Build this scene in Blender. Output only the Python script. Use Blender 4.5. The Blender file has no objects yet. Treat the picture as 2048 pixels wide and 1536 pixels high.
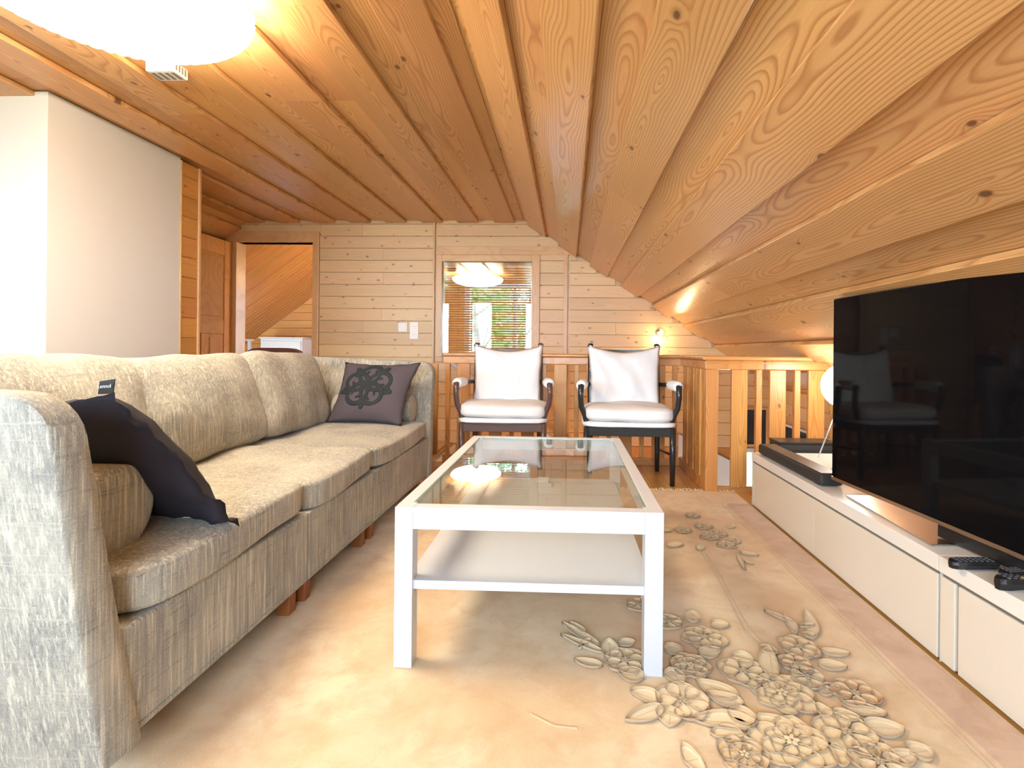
import bpy, bmesh, math, random
from math import sin, cos, pi, radians, sqrt, atan2
from mathutils import Vector, Matrix, noise as mn
random.seed(7)
S = bpy.context.scene
COL = S.collection

# ------------------------------------------------------------------ camera
F_PX = 1031.0
cd = bpy.data.cameras.new('camera')
cam = bpy.data.objects.new('camera', cd); COL.objects.link(cam)
cd.sensor_width = 36; cd.sensor_fit = 'HORIZONTAL'
cd.lens = F_PX / 2048 * 36
cd.shift_x = -0.0340; cd.shift_y = -0.0327
cd.clip_start = 0.02
cam.matrix_world = (Matrix.Translation((0, 0, .92)) @ Matrix.Rotation(radians(2.3), 4, 'Z')
                    @ Matrix.Rotation(pi/2, 4, 'X') @ Matrix.Rotation(radians(.57), 4, 'Z'))
S.camera = cam

# ------------------------------------------------------------------ world, daylight, exposure
S.view_settings.view_transform = 'Standard'
S.view_settings.look = 'None'
S.view_settings.gamma = 1
S.view_settings.use_curve_mapping = False
S.view_settings.exposure = 1.16
w = bpy.data.worlds.new('world'); S.world = w; w.use_nodes = True
bg = w.node_tree.nodes['Background']
bg.inputs[0].default_value = (.62, .80, 1.0, 1); bg.inputs[1].default_value = 17.0
REAR = -1.7
RWIN = [(-4.3, -2.76, .80, 2.05), (-2.29, -1.74, .80, 2.08), (-1.03, .75, .80, 2.05)]
for (a, b, c, d) in RWIN:
    L = bpy.data.lights.new('window_portal', 'AREA'); L.shape = 'RECTANGLE'; L.size = b-a; L.size_y = d-c
    L.cycles.is_portal = True
    o = bpy.data.objects.new('window_portal', L); COL.objects.link(o)
    o.location = ((a+b)/2, REAR-.06, (c+d)/2); o.rotation_euler = (pi/2, 0, 0)
def lamp(name, kind, loc, power, color, size=.05, rot=None, **kw):
    L = bpy.data.lights.new(name, kind); L.energy = power; L.color = color
    if kind == 'AREA': L.size = size
    else: L.shadow_soft_size = size
    for k, v in kw.items(): setattr(L, k, v)
    o = bpy.data.objects.new(name, L); COL.objects.link(o); o.location = loc
    if rot: o.rotation_euler = rot
    return o
def aim(o, tgt):
    o.rotation_euler = (Vector(tgt)-o.location).to_track_quat('-Z', 'Y').to_euler()

# ------------------------------------------------------------------ helpers
def tag(o, label=None, cat=None, group=None, kind=None):
    if label: o['label'] = label
    if cat: o['category'] = cat
    if group: o['group'] = group
    if kind: o['kind'] = kind
    return o
def empty(name, loc, label, cat, rz=0, group=None):
    o = bpy.data.objects.new(name, None); COL.objects.link(o)
    o.location = loc; o.rotation_euler = (0, 0, rz); o.empty_display_size = .05
    return tag(o, label, cat, group)
VAR = {}
def obj(name, bm, mats, parent=None, smooth=False, local=False, bevel=0, sub=0, label=None, kind=None, loc=None):
    me = bpy.data.meshes.new(name)
    bmesh.ops.recalc_face_normals(bm, faces=bm.faces)
    bm.to_mesh(me); bm.free()
    if not isinstance(mats, (list, tuple)): mats = [mats]
    cen = None
    if not local and loc is None and mats[0].name in VAR and len(mats) == 1:
        lo = [min(v.co[k] for v in me.vertices) for k in range(3)]; hi = [max(v.co[k] for v in me.vertices) for k in range(3)]
        ax = max(range(3), key=lambda k: hi[k]-lo[k])
        mats = [VAR[mats[0].name]['XYZ'[ax]]]
        cen = Vector([(a+b)/2 for a, b in zip(lo, hi)])
    for m in mats: me.materials.append(m)
    if smooth: me.shade_smooth()
    o = bpy.data.objects.new(name, me); COL.objects.link(o)
    if parent is not None:
        o.parent = parent
        if not local:
            p = Vector(); q = parent
            while q is not None: p += q.location; q = q.parent
            me.transform(Matrix.Translation(-p))
            if cen is not None: cen = cen-p
    if cen is not None:
        me.transform(Matrix.Translation(-cen)); o.location = cen
    if loc is not None:
        me.transform(Matrix.Translation(-Vector(loc))); o.location = loc
    if bevel:
        b = o.modifiers.new('bevel', 'BEVEL'); b.width = bevel; b.segments = 2; b.limit_method = 'ANGLE'; b.angle_limit = radians(40)
    if sub:
        s = o.modifiers.new('sub', 'SUBSURF'); s.levels = sub; s.render_levels = sub
    if label: o['label'] = label
    if kind: o['kind'] = kind
    return o
def box(x0, x1, y0, y1, z0, z1, bm=None, mi=0):
    bm = bm or bmesh.new()
    vs = [bm.verts.new(p) for p in ((x0,y0,z0),(x1,y0,z0),(x1,y1,z0),(x0,y1,z0),(x0,y0,z1),(x1,y0,z1),(x1,y1,z1),(x0,y1,z1))]
    for f in ((0,3,2,1),(4,5,6,7),(0,1,5,4),(1,2,6,5),(2,3,7,6),(3,0,4,7)):
        fc = bm.faces.new([vs[i] for i in f]); fc.material_index = mi
    return bm
def hexa(pts, bm=None, mi=0):
    """8 points: bottom ring 4, top ring 4"""
    bm = bm or bmesh.new()
    vs = [bm.verts.new(p) for p in pts]
    for f in ((0,3,2,1),(4,5,6,7),(0,1,5,4),(1,2,6,5),(2,3,7,6),(3,0,4,7)):
        fc = bm.faces.new([vs[i] for i in f]); fc.material_index = mi
    return bm
def tube(pts, rad, n=10, bm=None, mi=0, closed=False, cap=True):
    bm = bm or bmesh.new()
    pts = [Vector(p) for p in pts]; N = len(pts)
    if not isinstance(rad, (list, tuple)): rad = [rad]*N
    rings = []; up = None
    for i, p in enumerate(pts):
        if closed: t = pts[(i+1) % N]-pts[i-1]
        else: t = pts[min(i+1, N-1)]-pts[max(i-1, 0)]
        t.normalize()
        if up is None: up = t.orthogonal().normalized()
        up = (up-t*up.dot(t)).normalized(); s = t.cross(up)
        rings.append([bm.verts.new(p+(up*cos(a)+s*sin(a))*rad[i]) for a in [2*pi*k/n for k in range(n)]])
    for i in range(N if closed else N-1):
        A, B = rings[i], rings[(i+1) % N]
        for k in range(n):
            f = bm.faces.new((A[k], A[(k+1) % n], B[(k+1) % n], B[k])); f.material_index = mi
    if cap and not closed:
        bm.faces.new(rings[0]).material_index = mi; bm.faces.new(rings[-1]).material_index = mi
    return bm
def lathe(prof, c, n=48, bm=None, mod=None, mi=0, axis='Z'):
    bm = bm or bmesh.new(); rings = []
    for (r, z) in prof:
        ring = []
        for k in range(n):
            a = 2*pi*k/n; rr = r*(mod(k, n) if mod else 1)
            if axis == 'Z': p = (c[0]+rr*cos(a), c[1]+rr*sin(a), c[2]+z)
            elif axis == 'X': p = (c[0]+z, c[1]+rr*cos(a), c[2]+rr*sin(a))
            else: p = (c[0]+rr*cos(a), c[1]+z, c[2]+rr*sin(a))
            ring.append(bm.verts.new(p))
        rings.append(ring)
    for A, B in zip(rings, rings[1:]):
        for k in range(n): bm.faces.new((A[k], A[(k+1) % n], B[(k+1) % n], B[k])).material_index = mi
    bm.faces.new(rings[0]).material_index = mi; bm.faces.new(rings[-1]).material_index = mi
    return bm
def softbox(sx, sy, sz, n=5.0, cuts=14, crown=0.0, wr=0.0, seed=0, ws=6.0):
    """rounded cushion block centred at origin; crown lifts the middle of +-z"""
    bm = bmesh.new()
    bmesh.ops.create_cube(bm, size=2)
    bmesh.ops.subdivide_edges(bm, edges=bm.edges, cuts=cuts, use_grid_fill=True)
    for v in bm.verts:
        x, y, z = v.co
        q = (abs(x)**n+abs(y)**n+abs(z)**n)**(1/n)
        x, y, z = x/q, y/q, z/q
        c = 1+crown*(1-x*x)*(1-y*y)
        p = Vector((x*sx/2, y*sy/2, z*sz/2*c))
        if wr:
            d = mn.noise(Vector((p.x*ws+seed, p.y*ws, p.z*ws)))*wr
            p += Vector((x, y, z)).normalized()*d
        v.co = p
    return bm
def xf(bm, M):
    bmesh.ops.transform(bm, matrix=M, verts=bm.verts); return bm
def T(*a): return Matrix.Translation(a)
def Rm(ax, d): return Matrix.Rotation(radians(d), 4, ax)

# ------------------------------------------------------------------ materials
def newmat(name):
    m = bpy.data.materials.new(name); m.use_nodes = True
    nt = m.node_tree; b = nt.nodes['Principled BSDF']
    return m, nt, b
class G:
    def __init__(s, nt): s.nt = nt
    def n(s, typ, **kw):
        x = s.nt.nodes.new(typ)
        for k, v in kw.items(): setattr(x, k, v)
        return x
    def put(s, sock, v):
        if isinstance(v, bpy.types.NodeSocket): s.nt.links.new(v, sock)
        elif v is not None: sock.default_value = v
    def math(s, op, a, b=None, c=None, clamp=False):
        x = s.n('ShaderNodeMath', operation=op, use_clamp=clamp)
        s.put(x.inputs[0], a)
        if b is not None: s.put(x.inputs[1], b)
        if c is not None: s.put(x.inputs[2], c)
        return x.outputs[0]
    def vec(s, op, a, b=None):
        x = s.n('ShaderNodeVectorMath', operation=op); s.put(x.inputs[0], a)
        if b is not None: s.put(x.inputs[1], b)
        return x.outputs[0] if op not in ('DOT_PRODUCT', 'LENGTH') else x.outputs[1]
    def noise(s, v, scale, detail=3, rough=.55, dist=0):
        x = s.n('ShaderNodeTexNoise'); s.put(x.inputs['Vector'], v); x.inputs['Scale'].default_value = scale
        x.inputs['Detail'].default_value = detail; x.inputs['Roughness'].default_value = rough; x.inputs['Distortion'].default_value = dist
        return x
    def ramp(s, f, stops):
        x = s.n('ShaderNodeValToRGB'); s.put(x.inputs[0], f); e = x.color_ramp.elements
        while len(e) < len(stops): e.new(.5)
        for i, (p, c) in enumerate(stops):
            e[i].position = p; e[i].color = (c, c, c, 1) if not isinstance(c, tuple) else (*c, 1)
        return x.outputs[0]
    def mix(s, f, a, b, blend='MIX'):
        x = s.n('ShaderNodeMix', data_type='RGBA', blend_type=blend)
        s.put(x.inputs[0], f)
        for sk, v in ((x.inputs[6], a), (x.inputs[7], b)):
            s.put(sk, (*v, 1) if isinstance(v, tuple) else v)
        return x.outputs[2]
    def bump(s, h, strength=.2, dist=.01):
        x = s.n('ShaderNodeBump'); x.inputs['Strength'].default_value = strength; x.inputs['Distance'].default_value = dist
        s.put(x.inputs['Height'], h); return x.outputs[0]
    def sep(s, v):
        x = s.n('ShaderNodeSeparateXYZ'); s.put(x.inputs[0], v); return x.outputs
    def comb(s, a, b, c):
        x = s.n('ShaderNodeCombineXYZ'); s.put(x.inputs[0], a); s.put(x.inputs[1], b); s.put(x.inputs[2], c); return x.outputs[0]

def wood(name, light, dark, knot=(.16, .06, .025), rings=150, ring_amt=.75, rough=.34, knots=.45, kn_scale=2.6, wander=.10, var=.25, coat=.0, axis='X'):
    """sawn softwood: local x along the board; rings cut by the board face, arches where the pith wanders, knots"""
    m, nt, b = newmat(name); g = G(nt)
    tc = g.n('ShaderNodeTexCoord').outputs['Object']
    rnd = g.n('ShaderNodeObjectInfo').outputs['Random']
    x, y, z = g.sep(tc)
    if axis == 'Z': x, y, z = z, x, y
    if axis == 'Y': x, y, z = y, x, z
    off = g.comb(g.math('MULTIPLY', rnd, 91.3), g.math('MULTIPLY', rnd, 57.1), g.math('MULTIPLY', rnd, 23.7))
    p = g.vec('ADD', g.comb(x, y, z), off)
    px, py, pz = g.sep(p)
    # slow wander of the pith along the board
    n1 = g.noise(g.comb(g.math('MULTIPLY', px, 1.1), g.math('MULTIPLY', py, 2.2), g.math('MULTIPLY', pz, 2)), 1.0, 2, .5)
    c1 = g.sep(g.vec('SUBTRACT', n1.outputs['Color'], (.5, .5, .5)))
    # knots
    vo = g.n('ShaderNodeTexVoronoi', voronoi_dimensions='2D', feature='F1')
    g.put(vo.inputs['Vector'], g.comb(px, g.math('MULTIPLY', py, 1.7), 0)); vo.inputs['Scale'].default_value = kn_scale
    vo.inputs['Randomness'].default_value = 1
    has = g.math('GREATER_THAN', g.sep(vo.outputs['Color'])[0], 1-knots)
    big = g.math('MULTIPLY_ADD', g.sep(vo.outputs['Color'])[1], 0.055, .028)
    kd = g.math('MULTIPLY', vo.outputs['Distance'], 1.0)
    kmask = g.math('MULTIPLY', has, g.ramp(g.math('DIVIDE', kd, big), [(.55, 1.0), (1.0, 0.0)]))
    halo = g.math('MULTIPLY', has, g.ramp(g.math('DIVIDE', kd, .22), [(0, 1.0), (1.0, 0.0)]))
    yy = g.math('ADD', g.math('SUBTRACT', y, g.math('MULTIPLY_ADD', g.math('FRACT', g.math('MULTIPLY', rnd, 7.77)), .12, -.06)), g.math('MULTIPLY', c1[0], wander*.6))
    zz = g.math('ADD', .03, g.math('MULTIPLY', c1[1], wander*1.6))
    r = g.math('SQRT', g.math('ADD', g.math('MULTIPLY', yy, yy), g.math('MULTIPLY', zz, zz)))
    r = g.math('ADD', r, g.math('MULTIPLY', g.math('MULTIPLY', halo, halo), .03))
    fine = g.noise(g.comb(g.math('MULTIPLY', px, 3), g.math('MULTIPLY', py, 40), pz), 1.0, 3, .6)
    r = g.math('ADD', r, g.math('MULTIPLY', fine.outputs[0], .003))
    ring = g.math('FRACT', g.math('MULTIPLY', r, rings))
    ring = g.ramp(ring, [(0, 0.0), (.45, .12), (.82, 1.0), (.97, .15), (1.0, 0.0)])
    str_ = g.noise(g.comb(g.math('MULTIPLY', px, 2), g.math('MULTIPLY', py, 160), pz), 1.0, 2, .5)
    amt = g.math('MULTIPLY', ring, g.math('MULTIPLY_ADD', n1.outputs[0], .5, ring_amt-.25))
    col = g.mix(amt, light, dark)
    col = g.mix(g.ramp(str_.outputs[0], [(.35, 0.0), (.75, .28)]), col, dark)
    low = g.noise(g.comb(g.math('MULTIPLY', px, .8), g.math('MULTIPLY', py, 9), pz), 1.0, 2, .5)
    col = g.mix(g.ramp(low.outputs[0], [(.4, 0.0), (.8, .3)]), col, dark)
    col = g.mix(g.math('MULTIPLY', halo, g.math('MULTIPLY', halo, .35)), col, dark)
    col = g.mix(g.math('MULTIPLY', kmask, .85), col, knot)
    # board to board variation
    v = g.math('MULTIPLY_ADD', g.math('FRACT', g.math('MULTIPLY', rnd, 13.13)), var, 1-var/2)
    hs = g.n('ShaderNodeHueSaturation'); g.put(hs.inputs['Color'], col); g.put(hs.inputs['Value'], v)
    g.put(hs.inputs['Hue'], g.math('MULTIPLY_ADD', g.math('FRACT', g.math('MULTIPLY', rnd, 5.3)), .012, .494))
    g.put(b.inputs['Base Color'], hs.outputs[0])
    b.inputs['Roughness'].default_value = rough
    if coat: b.inputs['Coat Weight'].default_value = coat; b.inputs['Coat Roughness'].default_value = .22
    g.put(b.inputs['Normal'], g.bump(g.math('ADD', ring, fine.outputs[0]), .12, .0015))
    return m

def plain(name, col, rough=.5, metal=0, bump=0, bscale=200, spec=None, var=0, coat=0):
    m, nt, b = newmat(name); g = G(nt)
    tc = g.n('ShaderNodeTexCoord').outputs['Object']
    n = g.noise(tc, bscale, 3)
    v = max(var, .02)
    c = g.mix(n.outputs[0], tuple(min(1, k*(1-v)) for k in col), tuple(min(1, k*(1+v)) for k in col))
    g.put(b.inputs['Base Color'], c)
    b.inputs['Roughness'].default_value = rough; b.inputs['Metallic'].default_value = metal
    if spec is not None: b.inputs['Specular IOR Level'].default_value = spec
    if coat: b.inputs['Coat Weight'].default_value = coat; b.inputs['Coat Roughness'].default_value = .1
    if bump: g.put(b.inputs['Normal'], g.bump(n.outputs[0], bump, .002))
    return m

def linen(name, base, light, dark, rough=.9):
    m, nt, b = newmat(name); g = G(nt)
    tc = g.n('ShaderNodeTexCoord').outputs['Object']
    rnd = g.n('ShaderNodeObjectInfo').outputs['Random']
    p = g.vec('ADD', tc, g.comb(g.math('MULTIPLY', rnd, 31.0), g.math('MULTIPLY', rnd, 17.0), g.math('MULTIPLY', rnd, 11.0)))
    x, y, z = g.sep(p)
    A = g.noise(g.comb(g.math('MULTIPLY', x, 210), g.math('MULTIPLY', y, 210), g.math('MULTIPLY', z, 7)), 1, 3, .65)
    B = g.noise(g.comb(g.math('MULTIPLY', x, 8), g.math('MULTIPLY', y, 200), g.math('MULTIPLY', z, 200)), 1, 3, .65)
    C = g.noise(g.comb(g.math('MULTIPLY', x, 130), g.math('MULTIPLY', y, 8), g.math('MULTIPLY', z, 130)), 1, 3, .65)
    A2 = g.noise(g.comb(g.math('MULTIPLY', x, 95), g.math('MULTIPLY', y, 95), g.math('MULTIPLY', z, 3.5)), 1, 2, .6)
    fine = g.noise(p, 420, 2, .6)
    big = g.noise(p, 5, 2, .5)
    lt = g.math('MAXIMUM', g.ramp(A.outputs[0], [(.54, 0.0), (.68, 1.0)]), g.math('MULTIPLY', g.ramp(B.outputs[0], [(.56, 0.0), (.7, 1.0)]), .5))
    dk = g.math('MAXIMUM', g.ramp(A.outputs[0], [(.32, 1.0), (.46, 0.0)]), g.ramp(C.outputs[0], [(.33, 1.0), (.45, 0.0)]))
    lt = g.math('MAXIMUM', lt, g.ramp(A2.outputs[0], [(.56, 0.0), (.68, .9)]))
    dk = g.math('MAXIMUM', dk, g.ramp(A2.outputs[0], [(.30, 1.0), (.44, 0.0)]))
    c = g.mix(g.math('MULTIPLY', dk, .6), base, dark)
    c = g.mix(g.math('MULTIPLY', lt, .75), c, light)
    c = g.mix(g.ramp(fine.outputs[0], [(.4, .35), (.55, 0.0)]), c, dark)
    c = g.mix(g.ramp(big.outputs[0], [(.4, 0.0), (.75, .3)]), c, light)
    g.put(b.inputs['Base Color'], c); b.inputs['Roughness'].default_value = rough
    b.inputs['Specular IOR Level'].default_value = .2
    b.inputs['Sheen Weight'].default_value = .15
    h = g.math('ADD', fine.outputs[0], g.math('ADD', A.outputs[0], C.outputs[0]))
    g.put(b.inputs['Normal'], g.bump(h, .35, .0015))
    return m

def glassmat(name, tint, base_refl=.04, boost=1.0):
    m = bpy.data.materials.new(name); m.use_nodes = True; nt = m.node_tree; g = G(nt)
    for n in list(nt.nodes): nt.nodes.remove(n)
    out = g.n('ShaderNodeOutputMaterial')
    geo = g.n('ShaderNodeNewGeometry')
    c = g.math('ABSOLUTE', g.vec('DOT_PRODUCT', geo.outputs['Incoming'], geo.outputs['Normal']))
    f = g.math('POWER', g.math('SUBTRACT', 1.0, c, clamp=True), 5.0)
    f = g.math('MULTIPLY_ADD', f, 1-base_refl, base_refl)
    f = g.math('MULTIPLY', f, boost, clamp=True)
    tr = g.n('ShaderNodeBsdfTransparent'); tr.inputs[0].default_value = (*tint, 1)
    gl = g.n('ShaderNodeBsdfGlossy'); gl.inputs['Roughness'].default_value = .0
    mx = g.n('ShaderNodeMixShader'); g.put(mx.inputs[0], f); g.put(mx.inputs[1], tr.outputs[0]); g.put(mx.inputs[2], gl.outputs[0])
    g.put(out.inputs[0], mx.outputs[0])
    return m
def emit(name, col, strength):
    m, nt, b = newmat(name)
    b.inputs['Base Color'].default_value = (*col, 1)
    b.inputs['Emission Color'].default_value = (*col, 1); b.inputs['Emission Strength'].default_value = strength
    return m

M = {}
M['ceil'] = wood('ceiling_pine', (.68, .40, .175), (.43, .20, .07), rings=95, ring_amt=.9, knots=.42, kn_scale=2.8, wander=.16, rough=.30, var=.22, knot=(.10, .04, .02))
M['wall'] = wood('wall_pine', (.73, .51, .28), (.56, .34, .16), rings=110, ring_amt=.4, knots=.75, kn_scale=4.2, wander=.08, rough=.42, var=.12, knot=(.26, .12, .07))
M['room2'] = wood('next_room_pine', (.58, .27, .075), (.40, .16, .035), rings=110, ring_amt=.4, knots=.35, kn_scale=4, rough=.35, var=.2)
M['trimw'] = wood('trim_pine', (.68, .43, .20), (.50, .27, .11), rings=130, ring_amt=.4, knots=.2, kn_scale=3, rough=.35, var=.1)
M['rail'] = wood('railing_pine', (.66, .33, .10), (.48, .19, .045), rings=120, ring_amt=.55, knots=.3, kn_scale=4, rough=.3, var=.15, coat=.3)
M['floor'] = wood('floor_pine', (.62, .33, .10), (.46, .21, .05), rings=120, ring_amt=.4, knots=.15, kn_scale=3, rough=.25, var=.15, coat=.4)
for k_, a_ in (('trimw', ((.68, .43, .20), (.50, .27, .11), 130, .45, .3, 3)), ('rail', ((.66, .33, .10), (.44, .17, .04), 100, .7, .4, 4))):
    n_ = M[k_].name
    VAR[n_] = {'X': M[k_]}
    for ax in 'YZ':
        VAR[n_][ax] = wood(n_+' '+ax.lower(), a_[0], a_[1], rings=a_[2], ring_amt=a_[3], knots=a_[4], kn_scale=a_[5], rough=.33, var=.15, axis=ax)
M['doorw'] = wood('door_pine', (.60, .28, .07), (.42, .16, .03), rings=110, ring_amt=.5, knots=.5, kn_scale=4, rough=.6, axis='Z')
M['doorw'].node_tree.nodes['Principled BSDF'].inputs['Specular IOR Level'].default_value = .15
#'door_pine', (.58, .27, .07), (.42, .16, .03), rings=110, ring_amt=.5, knots=.5, kn_scale=4, rough=.45, axis='Z')
M['white_wall'] = plain('plaster_white', (.66, .655, .64), .8, bump=.05, bscale=60)
M['linen'] = linen('sofa_linen', (.33, .31, .26), (.70, .64, .50), (.11, .115, .12))
M['leg'] = wood('sofa_leg_wood', (.36, .13, .035), (.22, .07, .02), knots=0, rough=.35, axis='Z')
M['white'] = plain('white_lacquer', (.60, .615, .64), .32, spec=.5)
M['cab'] = plain('cabinet_lacquer', (.74, .69, .59), .18, spec=.55)
M['cab_top'] = plain('cabinet_top_lacquer', (.80, .78, .73), .12, spec=.6)
M['gap'] = plain('shadow_gap_grey', (.16, .15, .13), .6)
M['glass'] = glassmat('table_glass', (.93, .965, .95), .05, 1.15)
M['pane'] = glassmat('window_glass', (.95, .97, .97), .16, 1.0)
M['pane2'] = glassmat('window_glass_clear', (.97, .98, .98), .04, 1.0)
M['green_edge'] = plain('glass_edge_green', (.22, .36, .30), .1)
M['canvas'] = plain('white_canvas', (.88, .89, .91), .85, bump=.25, bscale=500)
M['brownwood'] = plain('dark_brown_stained_wood', (.11, .062, .052), .35, bump=.05, coat=.3)  # on the left chair: lit version of the chair wood, lighting in the colour
M['shaded_wood'] = plain('shaded_chair_wood', (.014, .02, .024), .3, bump=.05, coat=.4)  # right chair: same chair wood darkened, its shading put into the colour
M['navy'] = plain('dark_navy_cloth', (.013, .010, .019), .85, bump=.3, bscale=600)
M['greycloth'] = plain('charcoal_felt', (.075, .060, .072), .9, bump=.3, bscale=700)
M['blackfelt'] = plain('black_velvet_applique', (.012, .018, .022), .8, bump=.5, bscale=500)
M['screen'] = plain('tv_screen_glass', (.004, .004, .005), .04, spec=.10)
M['black'] = plain('black_plastic', (.012, .012, .013), .35)
M['blackfab'] = plain('black_speaker_cloth', (.022, .022, .024), .55, bump=.5, bscale=900)
M['soundtop'] = plain('soundbar_grey_top', (.055, .053, .052), .38, bump=.2, bscale=900)
M['steel'] = plain('brushed_steel', (.60, .55, .50), .22, metal=1)
M['plastic'] = plain('cream_plastic', (.85, .80, .70), .35)
M['red'] = plain('red_button', (.6, .02, .02), .4)
M['yellow'] = plain('yellow_button', (.8, .5, .03), .4)
M['grey_btn'] = plain('grey_button', (.12, .12, .13), .4)
M['brownfab'] = plain('brown_upholstery', (.10, .035, .025), .9, bump=.3, bscale=300)
M['shade'] = emit('lamp_shade_glow', (1.0, .87, .67), 16)
M['globe'] = emit('globe_glow', (1.0, .95, .86), 9)
M['bulb'] = emit('bulb_glow', (1.0, .80, .52), 12)
M['clear'] = glassmat('clear_bulb_glass', (.98, .96, .93), .1, 1.2)
M['slat'] = wood('blind_slat_wood', (.62, .30, .10), (.5, .2, .06), knots=0, ring_amt=.2)
M['foliage'] = plain('green_leaves', (.06, .20, .035), .6, var=.6, bscale=3)
M['bark'] = plain('grey_bark', (.13, .11, .10), .9, bump=.6, bscale=30, var=.3)
M['grass'] = plain('lawn_grass', (.10, .20, .05), .9, var=.5, bscale=4)
M['art'] = plain('dark_print_glass', (.035, .04, .05), .08, spec=.6)

# ------------------------------------------------------------------ setting: planks
def plank(parent, p0, d, nrm, L, W, Th, mat, name='plank', ch=.003):
    """board starting at p0 (centre of its back face), running along d, face towards nrm"""
    d = Vector(d).normalized(); nrm = Vector(nrm).normalized(); s = nrm.cross(d)
    bm = bmesh.new()
    prof = [(-W/2, 0), (-W/2, Th-ch), (-W/2+ch, Th), (W/2-ch, Th), (W/2, Th-ch), (W/2, 0)]
    a = [bm.verts.new((0, y, z)) for y, z in prof]; b = [bm.verts.new((L, y, z)) for y, z in prof]
    for i in range(6): bm.faces.new((a[i], a[(i+1) % 6], b[(i+1) % 6], b[i]))
    bm.faces.new(a); bm.faces.new(b)
    o = obj(name, bm, mat, parent, local=True)
    mw = Matrix((( d.x, s.x, nrm.x, p0[0]), (d.y, s.y, nrm.y, p0[1]), (d.z, s.z, nrm.z, p0[2]), (0, 0, 0, 1)))
    o.matrix_local = mw
    return o
def struct(name, bm, mat, label=None, **kw):
    o = obj(name, bm, mat, **kw); o['kind'] = 'structure'
    if label: o['label'] = label
    return o

BY = 5.15                      # back wall
KX, KZ = -.45, 2.222           # knee between flat ceiling and right slope
SA = math.atan(.6446); cs, sn = cos(SA), sin(SA)
LKX = -3.27
# ceiling backing
bm = bmesh.new()
E1 = (KX+3.3*cs, KZ-3.3*sn); E0 = (LKX-2.2*cs, KZ-2.2*sn)
prof = [E0, (LKX, KZ), (KX, KZ), E1]
up = .05
for (xa, za), (xb, zb) in zip(prof, prof[1:]):
    y0, y1 = REAR, BY+.12
    hexa([(xa, y0, za+.012), (xb, y0, zb+.012), (xb, y1, zb+.012), (xa, y1, za+.012),
          (xa, y0, za+up+.02), (xb, y0, zb+up+.02), (xb, y1, zb+up+.02), (xa, y1, za+up+.02)], bm)
ceiling = struct('ceiling', bm, M['ceil'], 'sloping ceiling of overlapping varnished pine boards')
def run_boards(ox, oz, dx, dz, nx, nz, t0, t1, start, first_len):
    """proud boards [start+k*P, +PW], recessed boards between; along slope param t"""
    P, PW = .3655, .205
    k = math.floor((t0-start)/P)-1
    while start+k*P < t1:
        for kind in (0, 1):
            a = start+k*P + (0 if kind == 0 else PW-.02)
            b = a + (PW if kind == 0 else P-PW+.04)
            a2, b2 = max(a, t0), min(b, t1)
            if b2-a2 < .03: continue
            W = b2-a2; c = (a2+b2)/2
            base = .006 if kind == 0 else -.012
            px, pz = ox+dx*c-nx*base*0, oz+dz*c
            off = -.004 if kind == 1 else 0.016
            th = .016 if kind == 1 else .024
            cuts = [REAR+.01]
            j = random.uniform(.3, 3.6)
            cuts.append(j)
            if random.random() < .45 and j < 2.4: cuts.append(j+random.uniform(1.4, 2.2))
            cuts.append(BY-.004)
            for ya, yb in zip(cuts, cuts[1:]):
                plank(ceiling, (px+nx*(off-.012), ya+.0008, pz+nz*(off-.012)), (0, 1, 0), (nx, 0, nz), yb-ya-.0016, W, th, M['ceil'])
        k += 1
run_boards(KX, KZ, -1, 0, 0, -1, 0, KX-LKX, .09, 0)                     # flat part, t runs to -X
run_boards(KX, KZ, cs, -sn, -sn, -cs, 0, 3.25, .07-.3655*0, 0)          # right slope
run_boards(LKX, KZ, -cs, -sn, sn, -cs, 0, 2.15, .11, 0)                # left slope

def ceil_z(x):
    if x > KX: return KZ-(x-KX)*.6446
    if x < LKX: return KZ-(LKX-x)*.6446
    return KZ

# ---- floor (with stairwell opening) ----
RYF = 7.8
bm = box(-4.6, .95, REAR, 4.2, -.15, -.022)
box(.95, 2.3, REAR, 3.44, -.15, -.022, bm)
box(-4.6, -1.15, 4.2, BY+.1, -.15, -.022, bm)
box(-5.7, 1.7, BY+.1, RYF, -.15, -.022, bm)
box(-4.6, .95, REAR, 3.15, -.0221, -.0005, bm)
box(.95, 2.3, REAR, 3.15, -.0221, -.0005, bm)
floor = struct('floor', bm, M['floor'], 'varnished pine floorboards')
x = -4.6
while x < 2.2:
    wd = .118; y1 = 7.68 if x+wd < -1.15 else (4.2 if x+wd <= .96 else 3.43)
    j = random.uniform(3.5, 4.0) if x < .8 else y1
    segs = [(3.151, j), (j, y1)] if j < y1 else [(3.151, y1)]
    for ya, yb in segs:
        plank(floor, (x+wd/2, ya, -.022), (0, 1, 0), (0, 0, 1), yb-ya-.001, wd-.0015, .0215, M['floor'], ch=.002)
    x += wd

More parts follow.
